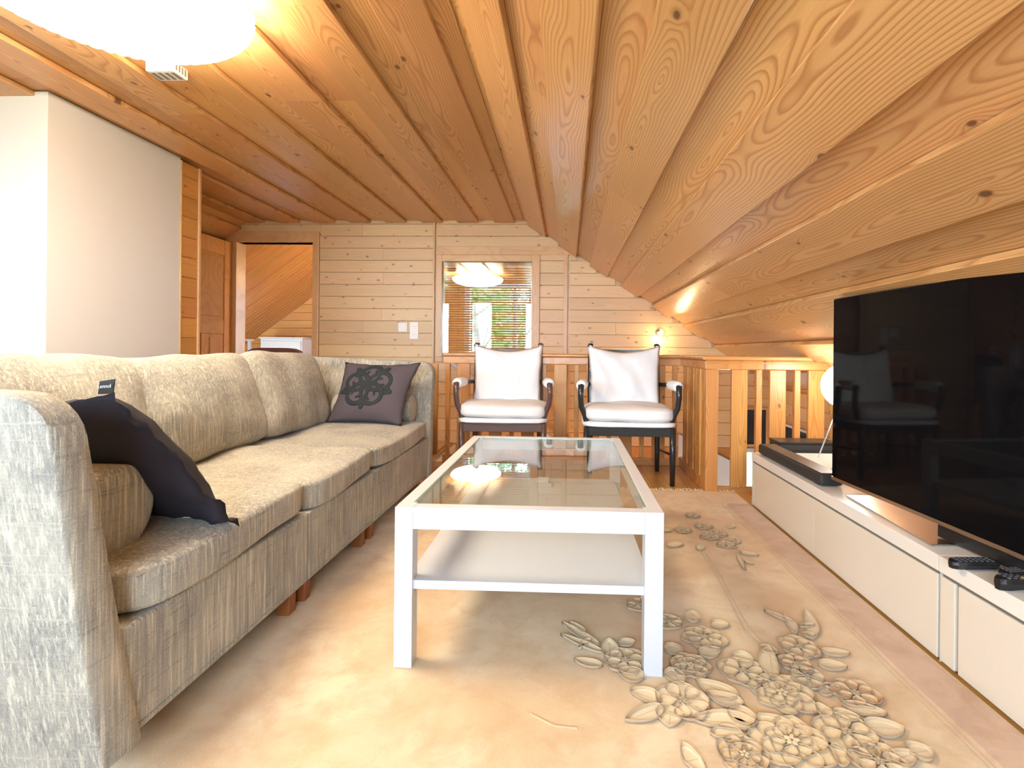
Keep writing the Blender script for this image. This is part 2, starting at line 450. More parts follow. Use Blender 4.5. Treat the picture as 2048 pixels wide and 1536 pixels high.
# ---- back wall (Y = BY): boards right of the door, opening for window ----
DX0, DX1, DZ = -3.39, -2.596, 2.0
WX0, WX1, WZ0, WZ1 = -1.268, -.364, .845, 1.806
bm = bmesh.new()
y0, y1 = BY+.02, BY+.12
def wz(x): return ceil_z(x)+.03
def colm(xa, xb, za, zb0, zb1, bm):
    hexa([(xa, y0, za), (xb, y0, za), (xb, y1, za), (xa, y1, za), (xa, y0, zb0), (xb, y0, zb1), (xb, y1, zb1), (xa, y1, zb0)], bm)
colm(-4.6, LKX-.121, -.15, wz(-4.6), wz(LKX-.12), bm)
colm(DX0, LKX, DZ, wz(DX0), wz(LKX), bm)
colm(LKX, DX1, DZ, wz(LKX), wz(DX1), bm)
colm(DX1, WX0, -2.6, wz(DX1), wz(WX0), bm)
colm(WX0, KX, WZ1, wz(WX0), wz(KX), bm)
colm(KX, WX1, WZ1, wz(KX), wz(WX1), bm)
colm(WX0, WX1, -2.6, WZ0, WZ0, bm)
colm(WX1, 1.70, -2.6, wz(WX1), wz(1.70), bm)
colm(1.92, 2.3, -2.6, wz(1.92), wz(2.3), bm)
colm(1.70, 1.92, -.04, wz(1.70), wz(1.92), bm)
box(1.70, 1.92, y0, y1, -2.6, -1.3, bm)
wall_back = struct('wall_back', bm, M['wall'], 'pine boarded end wall with door and small window')
PIT = .1225
def clip_spans(xa, xb, zc):
    """limit the board between the two slopes"""
    lim = KX+(KZ-(zc+PIT*.5))/.6446 if zc+PIT*.5 < KZ else KX
    return xa, min(xb, lim+.10)
z = -.02
rows = []
while z < 2.24:
    rows.append((z, min(PIT, 2.24-z))); z += PIT
for i, (z, h) in enumerate(rows):
    zc = z+h/2
    spans = []
    if zc > 2.08: spans.append((-3.60, -2.52)); spans.append((-2.52, -1.357))
    else: spans.append((-2.529, -1.357))
    over_w = WZ0-.09 < zc < WZ1+.06
    if over_w: spans += [(-.284, -.02), (.02, 2.2)]
    elif zc > WZ1+.06: spans += [(-1.33, -.02)] + [(.02, 2.2)]
    else: spans += [(-1.33, -.02), (.02, 2.2)]
    for (xa, xb) in spans:
        if xb-xa < .04: continue
        xa2, xb2 = clip_spans(xa, xb, zc)
        if xb2-xa2 < .05: continue
        L = xb2-xa2
        parts = [(xa2, xb2)]
        if L > 1.1 and random.random() < .5:
            c = xa2+L*random.uniform(.3, .7); parts = [(xa2, c), (c, xb2)]
        for a, b in parts:
            plank(wall_back, (b-.0008, BY+.02, zc), (-1, 0, 0), (0, -1, 0), b-a-.0016, h-.0022, .02, M['wall'], ch=.004)
# vertical cover strips on the back wall
for (xa, xb, za, zb) in ((-1.366, -1.345, .0, 2.21), (-.045, -.006, -.9, 1.95)):
    bm = box(xa, xb, BY-.008, BY+.0, za, zb); obj('cover_strip', bm, M['trimw'], wall_back, bevel=.002)
bm = box(-1.33, .06, BY-.006, BY, 1.875, 1.96); obj('header_board', bm, M['trimw'], wall_back, bevel=.003)
# lower boards of the stairwell side
z = -.02-PIT
while z > -2.4:
    for a, b in ((-1.15, .3), (.3, 1.69 if -1.3 < z < -.04 else 2.2)):
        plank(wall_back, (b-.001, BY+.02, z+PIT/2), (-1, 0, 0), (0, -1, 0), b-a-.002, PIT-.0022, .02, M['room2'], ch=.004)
    z -= PIT

# ---- door casing and leaf ----
door = obj('door_1', box(DX0-.035, DX0, BY-.014, BY+.14, 0, DZ+.0), M['trimw']); door['kind'] = 'structure'
door['label'] = 'pine door casing with open panelled door leaf'
obj('casing', box(DX1, DX1+.065, BY-.018, BY+.002, 0, DZ+.105), M['trimw'], door, bevel=.004)
obj('casing', box(DX0-.105, DX1, BY-.018, BY+.002, DZ, DZ+.105), M['trimw'], door, bevel=.004)
obj('casing', box(DX0-.105, DX0-.036, BY-.018, BY+.002, 0, DZ), M['trimw'], door, bevel=.004)
obj('jamb', box(DX1-.0, DX1+.02, BY+.003, BY+.14, 0, DZ), M['trimw'], door)
obj('jamb', box(DX0, DX1, BY+.003, BY+.14, DZ, DZ+.02), M['trimw'], door)
# leaf: opened 90 degrees into this room, in plane X = -3.44
lx0, lx1 = -3.47, -3.43
ly0, ly1 = 4.36, BY-.03
leaf = obj('door_leaf', box(lx0+.008, lx1-.008, ly0+.02, ly1-.02, .03, DZ-.03), M['doorw'], door)
for (a, b, c, d) in ((ly0, ly0+.105, .012, DZ-.01), (ly1-.105, ly1, .012, DZ-.01), (ly0+.105, ly1-.105, .012, .22), (ly0+.105, ly1-.105, .50, .60),
                     (ly0+.105, ly1-.105, 1.05, 1.19), (ly0+.105, ly1-.105, DZ-.16, DZ-.01), ((ly0+ly1)/2-.045, (ly0+ly1)/2+.045, .22, 1.05)):
    obj('stile', box(lx0, lx1, a, b, c, d), M['doorw'], leaf, bevel=.006)
for (a, b, c, d) in ((ly0+.135, (ly0+ly1)/2-.07, .25, 1.02), ((ly0+ly1)/2+.07, ly1-.135, .25, 1.02), (ly0+.14, ly1-.14, 1.22, DZ-.19)):
    obj('panel', box(lx0+.002, lx1-.002, a, b, c, d), M['doorw'], leaf, bevel=.008)

# ---- window in the back wall ----
win = struct('window_1', box(WX0-.062, WX0, BY-.022, BY+.05, WZ0-.0, WZ1+.066), M['trimw'], 'pine framed interior window with reflecting glass', bevel=.003)
obj('window_frame', box(WX1, WX1+.08, BY-.022, BY+.05, WZ0, WZ1+.066), M['trimw'], win, bevel=.003)
obj('window_frame', box(WX0, WX1, BY-.022, BY+.05, WZ1, WZ1+.066), M['trimw'], win, bevel=.003)
obj('window_sill', box(WX0-.062, WX1+.08, BY-.03, BY+.05, WZ0-.05, WZ0), M['trimw'], win, bevel=.003)
obj('pane', box(WX0, WX1, BY+.012, BY+.016, WZ0, WZ1), M['pane'], win)

# ---- next room behind the door ----
RY = 7.7
FX0, FX1, FZ0, FZ1 = -1.50, -.55, .50, 1.88
bm = box(-5.7, FX0, RY, RY+.1, -.02, 2.4); box(FX0, FX1, RY, RY+.1, -.02, FZ0, bm); box(FX0, FX1, RY, RY+.1, FZ1, 2.4, bm); box(FX1, 1.7, RY, RY+.1, -.02, 2.4, bm)
bm = bm
wall_far = struct('wall_far', bm, M['room2'], 'boarded end wall of the room beyond the door')
z = .02
while z < 2.2:
    for a, b in (((-5.6, FX0-.05), (FX1+.05, 1.6)) if FZ0-.1 < z+.06 < FZ1+.1 else ((-5.6, 1.6),)):
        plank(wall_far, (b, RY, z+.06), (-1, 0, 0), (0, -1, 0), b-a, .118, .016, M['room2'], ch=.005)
    z += .12
wf = struct('window_5', box(FX0, FX1, RY+.06, RY+.065, FZ0, FZ1), M['pane2'], 'window of the next room looking on to green trees')
for (a, b, c, d) in ((FX0-.05, FX0+.03, FZ0-.05, FZ1+.05), (FX1-.03, FX1+.05, FZ0-.05, FZ1+.05), (FX0+.03, FX1-.03, FZ0-.05, FZ0+.03), (FX0+.03, FX1-.03, FZ1-.03, FZ1+.05), (-.82, -.77, FZ0+.03, FZ1-.03)):
    obj('window_frame', box(a, b, RY-.03, RY+.08, c, d), M['white'], wf)
struct('wall_next_right', box(1.6, 1.7, BY+.14, RY, -.02, 2.4), M['room2'], 'side wall of the room beyond the door')
sl = .72; 
def nz_(x): return 2.035+sl*(x+3.39)
bm = hexa([(-5.7, BY+.12, nz_(-5.7)+.03), (-2.84, BY+.12, nz_(-2.84)+.03), (-2.84, RY, nz_(-2.84)+.03), (-5.7, RY, nz_(-5.7)+.03),
           (-5.7, BY+.12, nz_(-5.7)+.08), (-2.84, BY+.12, nz_(-2.84)+.08), (-2.84, RY, nz_(-2.84)+.08), (-5.7, RY, nz_(-5.7)+.08)])
box(-2.88, 1.7, BY+.12, RY, 2.40, 2.5, bm)
ceil2 = struct('ceiling_next_room', bm, M['room2'], 'sloping boarded ceiling of the room beyond the door')
y = BY+.16; dn = Vector((1, 0, sl)).normalized(); nn = Vector((sl, 0, -1)).normalized()
while y < RY:
    plank(ceil2, (-5.65, y+.045, nz_(-5.65)+.03), dn, nn, 3.45, .088, .014, M['room2'], ch=.006); y += .092
struct('wall_next_left', box(-5.7, -5.6, BY+.12, RY, -.02, .6), M['room2'], 'knee wall of the room beyond the door')

# ---- other walls ----
struct('wall_left', box(-4.7, -4.6, REAR, BY+.12, -.1, 2.3), M['white_wall'], 'white wall at the far left')
bmr = bmesh.new(); yA, yB = REAR-.12, REAR
xs = [-4.7] + [v for w_ in RWIN for v in w_[:2]] + [2.3]
for i in range(0, len(xs), 2):
    box(xs[i], xs[i+1], yA, yB, -.1, 2.3, bmr)
for (a, b, c, d) in RWIN:
    box(a, b, yA, yB, -.1, c, bmr); box(a, b, yA, yB, d, 2.3, bmr)
struct('wall_rear', bmr, M['wall'], 'pine boarded wall behind the viewer with tall windows')
for i, (a, b, c, d) in enumerate(RWIN):
    wn = struct('window_%d' % (i+2), box(a, b, REAR-.06, REAR-.055, c, d), M['pane2'], 'tall window behind the viewer')
    for (p, q, r, s_) in ((a, a+.05, c, d), (b-.05, b, c, d), (a+.05, b-.05, c, c+.05), (a+.05, b-.05, d-.05, d)):
        obj('window_frame', box(p, q, REAR-.09, REAR-.01, r, s_), M['trimw'], wn)
    if b-a > 1:
        m_ = (a+b)/2; obj('mullion', box(m_-.03, m_+.03, REAR-.09, REAR-.01, c+.05, d-.05), M['trimw'], wn)
struct('wall_right', box(2.2, 2.3, REAR-.1, BY+.1, -2.6, .62), M['wall'], 'low knee wall under the right slope')

# chimney
wc = struct('wall_chimney', box(-3.66, -2.66, 2.525, 3.425, 0, KZ-.006), M['white_wall'], 'white plastered chimney breast standing beside the sofa')
# partition behind the chimney
wp = struct('wall_partition', box(-4.6, -2.672, 3.44, 3.60, 0, 2.2), M['wall'], 'narrow pine boarded partition end beside the white chimney')
z = 0
while z < 2.18:
    h = min(.1405, 2.2-z)
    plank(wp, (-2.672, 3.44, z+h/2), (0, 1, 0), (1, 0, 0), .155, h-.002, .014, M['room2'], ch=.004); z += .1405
obj('corner_trim', box(-2.675, -2.648, 3.594, 3.616, 0, 2.2), M['trimw'], wp, bevel=.003)
obj('corner_trim', box(-2.675, -2.652, 3.426, 3.438, 0, 2.2), M['trimw'], wp, bevel=.002)

# ---- stairwell below ----
struct('floor_lower', box(-1.4, 2.3, 3.3, BY+.1, -2.7, -2.6), M['floor'], 'floor at the foot of the stairs')
struct('wall_stair_front', box(-1.15, .93, 4.05, 4.17, -2.6, -.15), M['room2'], 'boarded wall under the landing')
struct('wall_stair_side', box(.82, .93, 3.3, 4.05, -2.6, -.15), M['white_wall'], 'white wall under the landing beside the stairs')
struct('wall_stair_near', box(.93, 2.3, 3.2, 3.30, -2.6, -.15), M['white_wall'], 'white wall below the corner of the railing')
st = struct('stairs', box(-1.15, -.95, 4.22, BY-.02, -.22, -.18), M['floor'], 'pine stairs going down behind the railing')
for k in range(8):
    xx = -1.13+k*.24
    obj('tread', box(xx, xx+.27, 4.22, BY-.02, -.22-k*.19, -.18-k*.19), M['floor'], st, bevel=.004)
    obj('riser', box(xx+.0, xx+.018, 4.22, BY-.02, -.19-k*.19, -.03-k*.19), M['white_wall'], st)
# boarded knee wall with dark picture glass right of the well
kw = struct('wall_stair_right', box(2.06, 2.12, 3.44, BY+.01, -2.6, .60), M['wall'], 'boarded wall on the right of the stairwell')
z = -.9
while z < .55:
    h = min(PIT, .58-z)
    plank(kw, (2.06, BY, z+h/2), (0, -1, 0), (-1, 0, 0), 1.68, h-.002, .016, M['wall'], ch=.004); z += PIT

# ------------------------------------------------------------------ railing
PHI = empty('stair_railing', (.93, 3.44, 0), 'varnished pine stair railing of alternating wide and narrow uprights around the stairwell', 'railing')
RT = .895
def rbox(name, *a, mat='rail', bev=.004, lab=None): return obj(name, box(*a), M[mat], PHI, bevel=bev, label=lab)
# right section along X at Y=3.44
rx0 = .905
hr = obj('handrail', box(rx0-.02, 1.72, 3.405, 3.485, RT-.028, RT), M['rail'], PHI, bevel=.010)
rbox('rail_board', rx0+.0, 1.74, 3.422, 3.468, RT-.088, RT-.028, bev=.006)
rbox('rail_bead', rx0-.008, 1.74, 3.414, 3.476, RT-.050, RT-.040, bev=.002)
rbox('kick_board', rx0+.02, 2.05, 3.43, 3.465, -.03, .035)
rbox('corner_post', .905, .985, 3.40, 3.425, -.02, RT-.088)
rbox('corner_post', .905, .93, 3.425, 3.50, -.02, RT-.088)
xx = 1.075
while xx < 2.0:
    top = min(RT-.088, ceil_z(xx+.1)-.05)
    rbox('wide_upright', xx, xx+.104, 3.418, 3.446, .035, top)
    if xx+.19 < 2.0:
        t2 = min(RT-.088, ceil_z(xx+.2)-.05)
        rbox('narrow_upright', xx+.162, xx+.200, 3.425, 3.463, .035, t2)
    xx += .2465
# side section along Y at X=.93
rbox('handrail', .892, .972, 3.486, 4.17, RT-.028, RT, bev=.010)
rbox('rail_board', .91, .955, 3.486, 4.20, RT-.088, RT-.028, bev=.006)
rbox('kick_board', .905, .94, 3.50, 4.2, .0, .075)
yy = 3.56
while yy < 4.1:
    rbox('wide_upright', .905, .931, yy, yy+.10, .075, RT-.088)
    rbox('narrow_upright', .910, .946, yy+.125, yy+.16, .075, RT-.088)
    yy += .185
# back section along X at Y=4.2
rbox('handrail', -1.02, .972, 4.17, 4.25, RT-.028, RT, bev=.010)
rbox('rail_board', -1.02, .96, 4.187, 4.232, RT-.088, RT-.028, bev=.006)
rbox('kick_board', -1.02, .93, 4.19, 4.225, .0, .06)
xx = -1.02+.03
for k in range(8):
    cx = -.055+.264*(k-4)+.264*0
    rbox('wide_upright', cx-.052, cx+.052, 4.182, 4.208, .06, RT-.088)
    cn = cx+.132
    if cn < .88: rbox('narrow_upright', cn-.018, cn+.018, 4.19, 4.226, .06, RT-.088)
# sloping handrail on the wall
shr = obj('stair_handrail', tube([(-1.22, BY-.07, .84), (-.2, BY-.07, .10), (.6, BY-.07, -.48)], .022, 12), M['white'], loc=(-1.22, BY-.07, .84))
tag(shr, 'pale round handrail sloping down the boarded wall behind the left chair', 'handrail')

# ------------------------------------------------------------------ venetian blind behind the back window
vb = empty('venetian_blind', ((WX0+WX1)/2, BY+.07, WZ0), 'wooden venetian blind behind the small back window', 'blind')
obj('head_rail', box(WX0+.01, WX1-.01, BY+.055, BY+.085, WZ1-.03, WZ1), M['slat'], vb)
zz = WZ0+.02
while zz < WZ1-.04:
    b_ = box(-.44, .44, -.0125, .0125, -.0012, .0012)
    o = obj('slat', b_, M['slat'], vb, local=True); o.location = (0, 0, zz-WZ0); o.rotation_euler = (radians(38), 0, 0)
    zz += .0245
for xx in (-.30, .0, .30):
    obj('cord', tube([((WX0+WX1)/2+xx, BY+.056, WZ0+.01), ((WX0+WX1)/2+xx, BY+.056, WZ1-.03)], .0016, 6), M['brownwood'], vb)

# ------------------------------------------------------------------ coffee table
TX0, TX1, TY0, TY1, TZ = -.487, .274, 1.45, 2.685, .47
t = empty('coffee_table', ((TX0+TX1)/2, (TY0+TY1)/2, 0), 'white coffee table with a clear glass top and a lower shelf', 'table')
lw = .052; fh = .062
for (a, b) in ((TX0, TY0), (TX1-lw, TY0), (TX0, TY1-lw), (TX1-lw, TY1-lw)):
    obj('leg', box(a, a+lw, b, b+lw, .012, TZ), M['white'], t, bevel=.0015)
obj('apron', box(TX0+lw, TX1-lw, TY0, TY0+.04, TZ-fh, TZ), M['white'], t, bevel=.0015)
obj('apron', box(TX0+lw, TX1-lw, TY1-.04, TY1, TZ-fh, TZ), M['white'], t, bevel=.0015)
obj('apron', box(TX0, TX0+.04, TY0+lw, TY1-lw, TZ-fh, TZ), M['white'], t, bevel=.0015)
obj('apron', box(TX1-.04, TX1, TY0+lw, TY1-lw, TZ-fh, TZ), M['white'], t, bevel=.0015)
gp = obj('glass_top', box(TX0+.041, TX1-.041, TY0+.041, TY1-.041, TZ-.009, TZ-.003), M['glass'], t, label='clear glass panel')
eb = bmesh.new()
for (a, b, c, d) in ((TX0+.040, TX0+.0425, TY0+.04, TY1-.04), (TX1-.0425, TX1-.040, TY0+.04, TY1-.04), (TX0+.0425, TX1-.0425, TY0+.04, TY0+.0425), (TX0+.0425, TX1-.0425, TY1-.0425, TY1-.04)):
    box(a, b, c, d, TZ-.011, TZ-.0025, eb)
obj('glass_edge', eb, M['green_edge'], gp)
obj('shelf', box(TX0+.028, TX1-.028, TY0+.012, TY1-.012, .233, .258), M['white'], t, bevel=.001)
for (a, b) in ((TX0+.052, TY0+.02), (TX1-.060, TY0+.02)):
    obj('shelf_pin', box(a, a+.008, b, b+.012, .222, .233), M['steel'], t)
# small card box on the shelf
cb = empty('card_box', (-.11, 2.52, .258), 'small white card box lying on the lower shelf of the coffee table', 'box')
obj('tray', box(-.15, -.07, 2.49, 2.55, .258, .276), M['white'], cb, bevel=.002)
obj('lid', box(-.143, -.085, 2.497, 2.56, .277, .291), M['plastic'], cb, bevel=.002)

# ------------------------------------------------------------------ rug
M['rug'] = None
def rugmat(name, c1, c2, c3):
    m, nt, b = newmat(name); g = G(nt)
    tc = g.n('ShaderNodeTexCoord').outputs['Object']
    a = g.noise(tc, 2.6, 4, .6, .4); bb = g.noise(tc, 9, 4, .65, .3); f = g.noise(tc, 600, 2, .6)
    c = g.mix(g.ramp(a.outputs[0], [(.38, 0.0), (.62, 1.0)]), c1, c2)
    c = g.mix(g.ramp(bb.outputs[0], [(.45, 0.0), (.7, .75)]), c, c3)
    c = g.mix(g.ramp(f.outputs[0], [(.3, .22), (.6, 0.0)]), c, tuple(k*.6 for k in c1))
    g.put(b.inputs['Base Color'], c); b.inputs['Roughness'].default_value = .95
    b.inputs['Specular IOR Level'].default_value = .1; b.inputs['Sheen Weight'].default_value = .25
    g.put(b.inputs['Normal'], g.bump(g.math('ADD', f.outputs[0], g.math('MULTIPLY', bb.outputs[0], 2.0)), .5, .003))
    return m
M['rug'] = rugmat('rug_cream_wool', (.65, .45, .25), (.77, .62, .41), (.58, .37, .19))
M['band'] = rugmat('rug_rose_band', (.56, .37, .24), (.64, .45, .31), (.47, .28, .17))
M['petal'] = rugmat('rug_petal_cream', (.78, .63, .37), (.82, .68, .44), (.74, .57, .32))
M['petal2'] = rugmat('rug_petal_tan', (.70, .52, .29), (.74, .58, .35), (.64, .45, .23))
M['petal3'] = rugmat('rug_petal_brown', (.62, .38, .19), (.66, .43, .23), (.56, .33, .16))
M['leafr'] = rugmat('rug_leaf_grey', (.68, .56, .36), (.74, .62, .41), (.62, .49, .31))
M['cut'] = rugmat('rug_groove_shade', (.58, .42, .25), (.61, .45, .28), (.52, .36, .21))  # darker wool tone, paints the shade of carved grooves into the colour
RX0, RX1, RY0, RY1 = -1.75, 1.098, -.9, 3.41
bm = box(RX0, RX1, RY0, RY1, 0, .012)
rug = obj('rug', bm, M['rug'], loc=((RX0+RX1)/2, (RY0+RY1)/2, 0)); tag(rug, 'cream wool rug with carved flowers and a rose-brown border', 'rug')
def strip(x0, x1, y0, y1, z, h, seg=80, amp=0.0, seed=0):
    bm = bmesh.new(); prev = None
    for i in range(seg+1):
        y = y0+(y1-y0)*i/seg
        d = mn.noise(Vector((y*3, seed, 0)))*amp
        r = [bm.verts.new(p) for p in ((x0+d, y, z), (x0+d+.004, y, z+h), (x1+d-.004, y, z+h), (x1+d, y, z))]
        if prev:
            for k in range(3): bm.faces.new((prev[k], prev[k+1], r[k+1], r[k]))
        prev = r
    return bm
obj('border_band', strip(.955, 1.092, RY0, 3.12, .012, .006, amp=.006), M['band'], rug)
obj('border_line', strip(.928, .936, RY0, 3.14, .012, .002, amp=.006), M['cut'], rug)
obj('border_line', strip(.944, .950, RY0, 3.14, .012, .002, amp=.006), M['cut'], rug)
for xx in (1.004, 1.040): obj('border_line', strip(xx-.18+.0, xx-.176, 3.14, 3.30, .012, .002, 10), M['cut'], rug)
# fringe: hundreds of knotted cords, one part
bm = bmesh.new(); x = RX0
while x < RX1:
    L = random.uniform(.03, .075); dx = random.uniform(-.03, .03)
    tube([(x, RY1-.004, .008), (x+dx*.4, RY1+L*.55, .010+random.uniform(0, .01)), (x+dx, RY1+L, .005)], [.004, .0035, .0015], 4, bm)
    x += random.uniform(.005, .011)
o = obj('fringe', bm, M['petal'], rug); o['kind'] = 'stuff'

# camera-independent helper: positions on the rug read off the photograph
YAWr, ROLLr = radians(2.3), radians(.57)
CR = (Matrix.Rotation(YAWr, 3, 'Z') @ Matrix.Rotation(pi/2, 3, 'X') @ Matrix.Rotation(ROLLr, 3, 'Z'))
def spot(px, py, Z=.012):
    d = CR @ Vector(((px-1093.6)/F_PX, -(py-701)/F_PX, -1)); t_ = (Z-.92)/d.z
    return Vector((d.x*t_, d.y*t_, Z))
def C3(x, y): return spot(1050+x/2.052, 960+y/2.052)      # from an enlarged crop of the photo
def petal(bm, base, tip, w, h, mi=0, z0=.012, curl=0.0):
    """low dome leaf shape from base to tip"""
    b = Vector(base); t_ = Vector(tip); d = (t_-b); L = d.length; d.normalize(); s = Vector((-d.y, d.x, 0))
    n = 9
    def ring(k, zz):
        pts = []
        for i in range(n):
            u = i/(n-1); pts.append((u, w*.5*k*(sin(pi*u**.8)**.75 if 0 < u < 1 else 0)))
        return pts
    outer = []
    for sgn in (1, -1):
        rng = range(n) if sgn == 1 else range(n-2, 0, -1)
        for i in rng:
            u = i/(n-1); ww = w*.5*(sin(pi*u**.8)**.7 if 0 < u < 1 else 0)*sgn
            outer.append((u, ww))
    def P(u, ww, z): return b+d*(L*u)+s*(ww+curl*sin(pi*u)*L)+Vector((0, 0, z))
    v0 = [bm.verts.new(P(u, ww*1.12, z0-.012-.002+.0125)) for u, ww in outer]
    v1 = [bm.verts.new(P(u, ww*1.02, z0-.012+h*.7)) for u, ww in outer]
    v2 = [bm.verts.new(P(.5+(u-.5)*.72, ww*.6, z0-.012+h)) for u, ww in outer]
    N = len(outer)
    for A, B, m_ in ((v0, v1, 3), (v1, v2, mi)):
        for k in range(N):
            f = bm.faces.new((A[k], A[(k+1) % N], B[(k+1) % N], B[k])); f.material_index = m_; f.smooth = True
    f = bm.faces.new(v2); f.material_index = mi
    zs = random.uniform(.0003, .0012)
    ou = [bm.verts.new(P(.5+(u-.5)*1.03, ww*1.08, zs)) for u, ww in outer]
    f = bm.faces.new(ou); f.material_index = 3  # flat darker patch under the petal, painted groove shading
PM = [M['petal'], M['petal2'], M['petal3'], M['cut'], M['leafr']]
def flower(c, r, n, mi, rot=0, sq=1.0, layers=1, cm=0):
    r *= .84
    bm = bmesh.new()
    for l in range(layers):
        rr = r*(1-.42*l); nn_ = max(4, n-l)
        for k in range(nn_):
            a = rot+l*.5+2*pi*k/nn_; q = rr*random.uniform(.9, 1.08)
            tip = c+Vector((cos(a)*q*sq, sin(a)*q, 0)); bs = c+Vector((cos(a)*q*.12*sq, sin(a)*q*.12, 0))
            petal(bm, bs, tip, rr*2.1*sin(pi/nn_)*random.uniform(.85, 1.02), .004+.0022*l+.0006*(k % 2), mi)
    for k in range(5):
        a = k*1.26; petal(bm, c+Vector((cos(a)*r*.02, sin(a)*r*.02, 0)), c+Vector((cos(a)*r*.2, sin(a)*r*.2, 0)), r*.12, .006+.0025*layers, cm)
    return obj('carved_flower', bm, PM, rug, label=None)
def leaf(a, b, w, mi=4, curl=.0):
    bm = bmesh.new(); petal(bm, a, b, w, .0035, mi, curl=curl)
    d = (b-a); tube([a+d*.12+Vector((0, 0, .003)), a+d*.5+Vector((0, 0, .0035)), a+d*.85+Vector((0, 0, .003))], .001, 4, bm, 3)
    return obj('carved_leaf', bm, PM, rug)
for (x, y, r, n, mi, lay) in [(1095, 1085, .115, 7, 0, 3), (1055, 885, .105, 7, 0, 2), (645, 915, .085, 5, 0, 1), (895, 795, .085, 6, 0, 1),
        (735, 655, .085, 7, 1, 1), (680, 770, .075, 6, 1, 2), (410, 750, .08, 6, 1, 1), (590, 590, .06, 5, 1, 1), (1125, 695, .075, 6, 1, 1),
        (1115, 765, .06, 6, 2, 1), (1355, 885, .075, 6, 2, 1), (1320, 1045, .085, 6, 0, 1), (1455, 1170, .075, 6, 1, 1), (900, 1140, .075, 5, 1, 2),
        (1160, 820, .06, 5, 4, 1), (470, 520, .06, 5, 1, 1),
        (760, 235, .06, 6, 1, 1), (825, 270, .055, 6, 1, 1), (735, 195, .055, 6, 1, 1), (800, 225, .05, 6, 2, 1), (690, 150, .05, 6, 1, 1), (650, 210, .055, 6, 0, 1), (860, 255, .04, 5, 2, 1)]:
    flower(C3(x, y), r, n, mi, rot=random.uniform(0, 2), layers=lay)
for (x0, y0, x1, y1, w_, mi) in [(560, 915, 430, 870, .05, 0), (570, 935, 410, 995, .045, 4), (600, 940, 590, 1020, .06, 0), (830, 960, 960, 1000, .06, 0), (880, 900, 700, 830, .06, 0),
        (900, 930, 740, 880, .05, 4), (960, 1010, 680, 990, .06, 0), (900, 1060, 760, 1050, .05, 0), (1210, 710, 1335, 720, .035, 4), (1200, 765, 1325, 775, .045, 4), (1390, 1020, 1560, 1030, .06, 4),
        (1180, 660, 1150, 540, .04, 4), (1110, 640, 1060, 560, .03, 4), (1120, 600, 980, 540, .02, 4), (1130, 610, 1190, 600, .02, 4), (1150, 650, 1185, 640, .03, 4),
        (1300, 930, 1490, 970, .045, 0), (1260, 960, 1380, 990, .04, 4), (1200, 960, 1260, 960, .05, 0), (310, 690, 150, 590, .03, 4), (330, 720, 145, 640, .025, 4), (350, 740, 345, 660, .05, 0),
        (250, 640, 180, 590, .02, 4), (270, 660, 220, 700, .02, 4), (320, 770, 200, 745, .035, 4), (430, 690, 400, 660, .05, 4), (760, 600, 840, 600, .045, 0), (690, 590, 690, 545, .05, 1),
        (580, 680, 650, 730, .05, 4), (720, 730, 800, 700, .05, 4), (850, 720, 940, 760, .06, 4), (490, 820, 380, 790, .06, 1), (590, 780, 650, 850, .05, 4), (1580, 1130, 1665, 1115, .05, 4), (1500, 1160, 1600, 1130, .04, 4),
        (1020, 830, 1000, 690, .05, 0), (960, 690, 1040, 720, .04, 1), (720, 1150, 650, 1165, .08, 0), (1250, 1130, 1340, 1150, .06, 0), (1230, 870, 1290, 860, .04, 4), (1260, 890, 1200, 860, .04, 4),
        (880, 300, 960, 315, .03, 4), (870, 310, 900, 375, .02, 4), (700, 280, 740, 285, .06, 0), (600, 215, 560, 205, .05, 4), (640, 260, 590, 280, .06, 0), (900, 340, 940, 350, .015, 4), (830, 200, 860, 190, .03, 4)]:
    leaf(C3(x0, y0), C3(x1, y1), w_, mi, curl=random.uniform(-.06, .06))
def groove(pts, r=.003):
    bm = tube([C3(*p)+Vector((0, 0, .0005)) for p in pts], r, 5)  # raised tube; the groove's shade is only its darker colour
    return obj('carved_line', bm, M['cut'], rug)
for pts in ([(725, 300), (790, 400), (850, 520), (900, 620), (955, 680)], [(740, 300), (805, 400), (868, 520), (918, 610), (975, 675)],
            [(960, 700), (1010, 745), (1050, 800), (1065, 835)], [(975, 695), (1025, 740), (1062, 790), (1085, 830)],
            [(180, 590), (250, 640), (320, 720), (360, 745)], [(1000, 540), (1090, 590), (1130, 640), (1140, 680)], [(850, 250), (880, 310), (910, 375)], [(20, 960), (120, 1010), (215, 1020)]):
    groove(pts)

